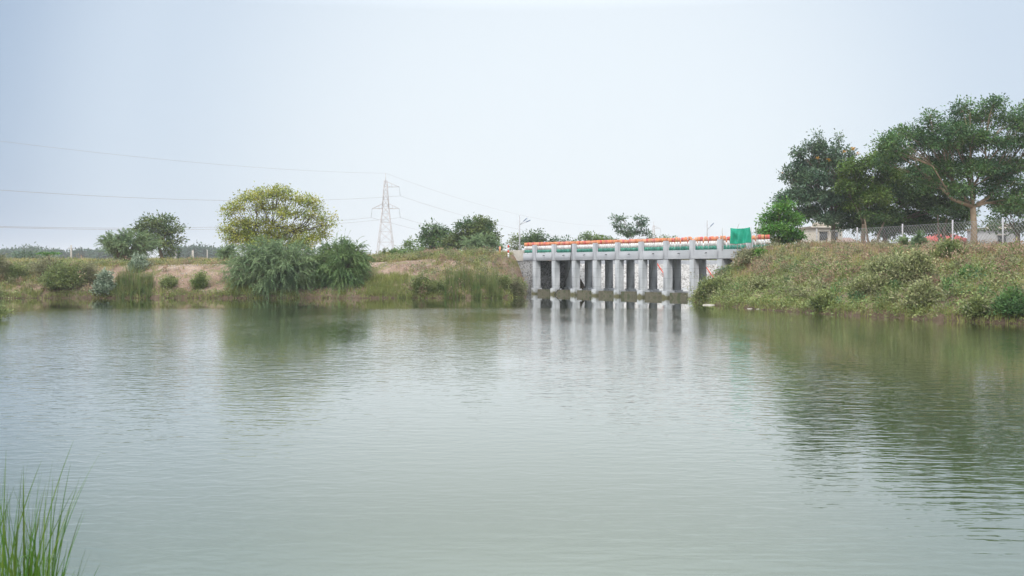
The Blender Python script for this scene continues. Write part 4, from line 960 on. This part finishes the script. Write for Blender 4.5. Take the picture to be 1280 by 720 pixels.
for nm, lb, mt, k in (('leafy_scrub', 'low mid-green leafy scrub scattered over the right bank', 'shrub', (g4 < .22) & (t < 1)), ('pale_scrub', 'low pale-leaved scrub scattered over the right bank', 'varieg', (g4 > .22) & (g4 < .29) & (t < .8)),
                      ('dry_scrub', 'brownish dry scrub on the upper right bank', 'rust', (g4 > .36) & (g4 < .60) & (t > .3)), ('olive_scrub', 'dusty olive scrub scattered over the right bank', 'olive', (g4 > .6) & (g4 < .8)), ('dark_scrub', 'small darker green weeds low on the right bank', 'rain', (g4 > .8) & (g4 < .86) & (t < .6))):
    scrub(nm, lb, X[k], Y[k], mt, sz_[k])
X, Y, d, W = scatter(3000, -60, 2, 70, 90, .2, 9); g4 = rng.random(len(X)); cv = np.maximum(np.clip((X+9)/6, 0, 1), np.clip((-27-X)/6, 0, 1)); t = d/W; sz_ = rng.uniform(.5, 1.4, len(X))*np.where(t > .8, .5, .85)
on = (g4 < .04+.34*cv) | ((t > 1.15) & (g4 < .4)); g5 = rng.random(len(X))
scrub('far_bank_scrub', 'olive scrub scattered over the far bank and its crest', X[on & (g5 < .4)], Y[on & (g5 < .4)], 'olive', sz_[on & (g5 < .4)])
scrub('far_bank_weeds', 'green weeds scattered over the far bank and its crest', X[on & (g5 > .7)], Y[on & (g5 > .7)], 'shrub', sz_[on & (g5 > .7)])
scrub('far_bank_dry_scrub', 'brown dry scrub scattered over the far bank and its crest', X[on & (g5 > .4) & (g5 < .7)], Y[on & (g5 > .4) & (g5 < .7)], 'rust', sz_[on & (g5 > .4) & (g5 < .7)])

# loose stones and pale litter
X, Y, d, W = scatter(6000, -28, 0, 73, 80, .3, 6); m = MB()
for x, y in zip(X[:2600], Y[:2600]):
    s_ = rng.uniform(.02, .07); z = float(height(np.array([x]), np.array([y]))[0]); a = rng.uniform(0, 3.14); ca, sa = math.cos(a)*s_, math.sin(a)*s_
    m.add([(x+ca,y+sa,z),(x-sa,y+ca,z+.2*s_),(x-ca,y-sa,z),(x+sa,y-ca,z-.1*s_),(x+.1*s_,y,z+s_*.9)], [(0,1,4),(1,2,4),(2,3,4),(3,0,4),(3,2,1,0)])
tag(m.build('scattered_stones', M['stone']), 'small loose stones scattered over the bare far slope', 'stones', kind='stuff')
for lab, x, y, s_ in (('white scrap floating at the left end of the far waterline', 41, 372.6, .22), ('white scrap at the foot of the left reeds, left one', 169, 372.4, .12), ('white scrap at the foot of the left reeds, right one', 186, 372.4, .15), ('pale flat stone at the nose of the right bank', 886, 381.5, .42), ('small pale stone at the waterline below the leafy nose shrubs', 937, 386, .2), ('white stone at the waterline in the left half of the right bank', 949, 386.4, .22), ('pale stone at the waterline below the middle of the right bank', 1060, 393, .2), ('white scrap at the foot of the right-hand reeds', 564, 372.6, .14)):
    D = EYE*F/(y-HOR); X0 = (x-640)/F*D; m = MB(); ring = []
    for k in range(9):
        a = k/9*6.283; r_ = s_*rng.uniform(.7,1.1); ring.append((r_*math.cos(a), r_*.7*math.sin(a)))
    vs = [(a, b, -.03) for a, b in ring]+[(a*.75, b*.75, s_*.10*rng.uniform(.5,1.3)) for a, b in ring]+[(0,0,s_*.16)]
    m.add(vs, [(i, (i+1) % 9, 9+(i+1) % 9, 9+i) for i in range(9)]+[(9+i, 9+(i+1) % 9, 18) for i in range(9)]+[tuple(range(9))[::-1]])
    o = m.build('pale_stone' if 'stone' in lab else 'litter_scrap', M['stone' if 'stone' in lab else 'litter']); o.location = (X0, D, 0); tag(o, lab, 'stone' if 'stone' in lab else 'litter')

# ---------------------------------------------------------------- foreground sedge
V_, F_, C_ = [], [], []; o_ = 0; seg = 14
for k in range(480):
    D = rng.uniform(3.9, 5.6); px = 68-abs(rng.normal())*62 if rng.random() < .75 else rng.uniform(-120, 92)
    if px < -160: continue
    X0 = (px-640)/F*D; env = np.interp(px, [-160,0,25,50,70,95], [1.2,1.22,1.16,1.1,.95,.55]); h = env*rng.uniform(.5,1.13)*(1.12 if rng.random() < .05 else .98)
    lx = rng.normal()*.06-.01+max(0,(px-35))*.0024; ly = rng.normal()*.10; kink = rng.random() < .17; w0 = rng.uniform(.0022,.0050); z0 = -.05
    an = rng.uniform(-.9,.9); sd = np.array((math.cos(an), math.sin(an), 0)); pts = []
    for i in range(seg+1):
        t = i/seg; x = X0+lx*h*t**2*1.6; y = D+ly*h*t**2; z = z0+h*t*(1-.06*t)
        if kink and t > .6: x += (t-.6)*h*.9*np.sign(lx+.01); z -= (t-.6)*h*1.1
        pts.append((x, y, z))
    vs = []
    for i, p in enumerate(pts):
        t = i/seg; ww = w0*(1-.25*t)*(1-t**5)+.0003; vs += [np.array(p)-sd*ww, np.array(p)+sd*ww]
    V_.append(np.array(vs)); F_.append(np.array([(2*i,2*i+1,2*i+3,2*i+2) for i in range(seg)]).ravel()+o_); C_.append(np.full(seg,4)); o_ += len(vs)
tag(link_mesh('sedge_clump', np.concatenate(V_), np.concatenate(F_), np.concatenate(C_), M['sedge'], origin=(-2.4,4.7,0)), 'clump of tall thin green sedge in the near left corner', 'grass clump')

# ---------------------------------------------------------------- haze
m = MB(); m.box(-3100, 3100, -400, 3300, -2.8, 36)
hz = bpy.data.materials.new('haze_air'); hz.use_nodes = True; t = hz.node_tree; t.nodes.clear()
ho = t.nodes.new('ShaderNodeOutputMaterial'); hv = t.nodes.new('ShaderNodeVolumePrincipled'); hv.inputs['Density'].default_value = .00042; hv.inputs['Color'].default_value = (.95,.97,1,1)
hv.inputs['Anisotropy'].default_value = .3
t.links.new(hv.outputs[0], ho.inputs['Volume'])
tag(m.build('haze', hz), 'thin pale haze in the air', 'haze', kind='stuff')
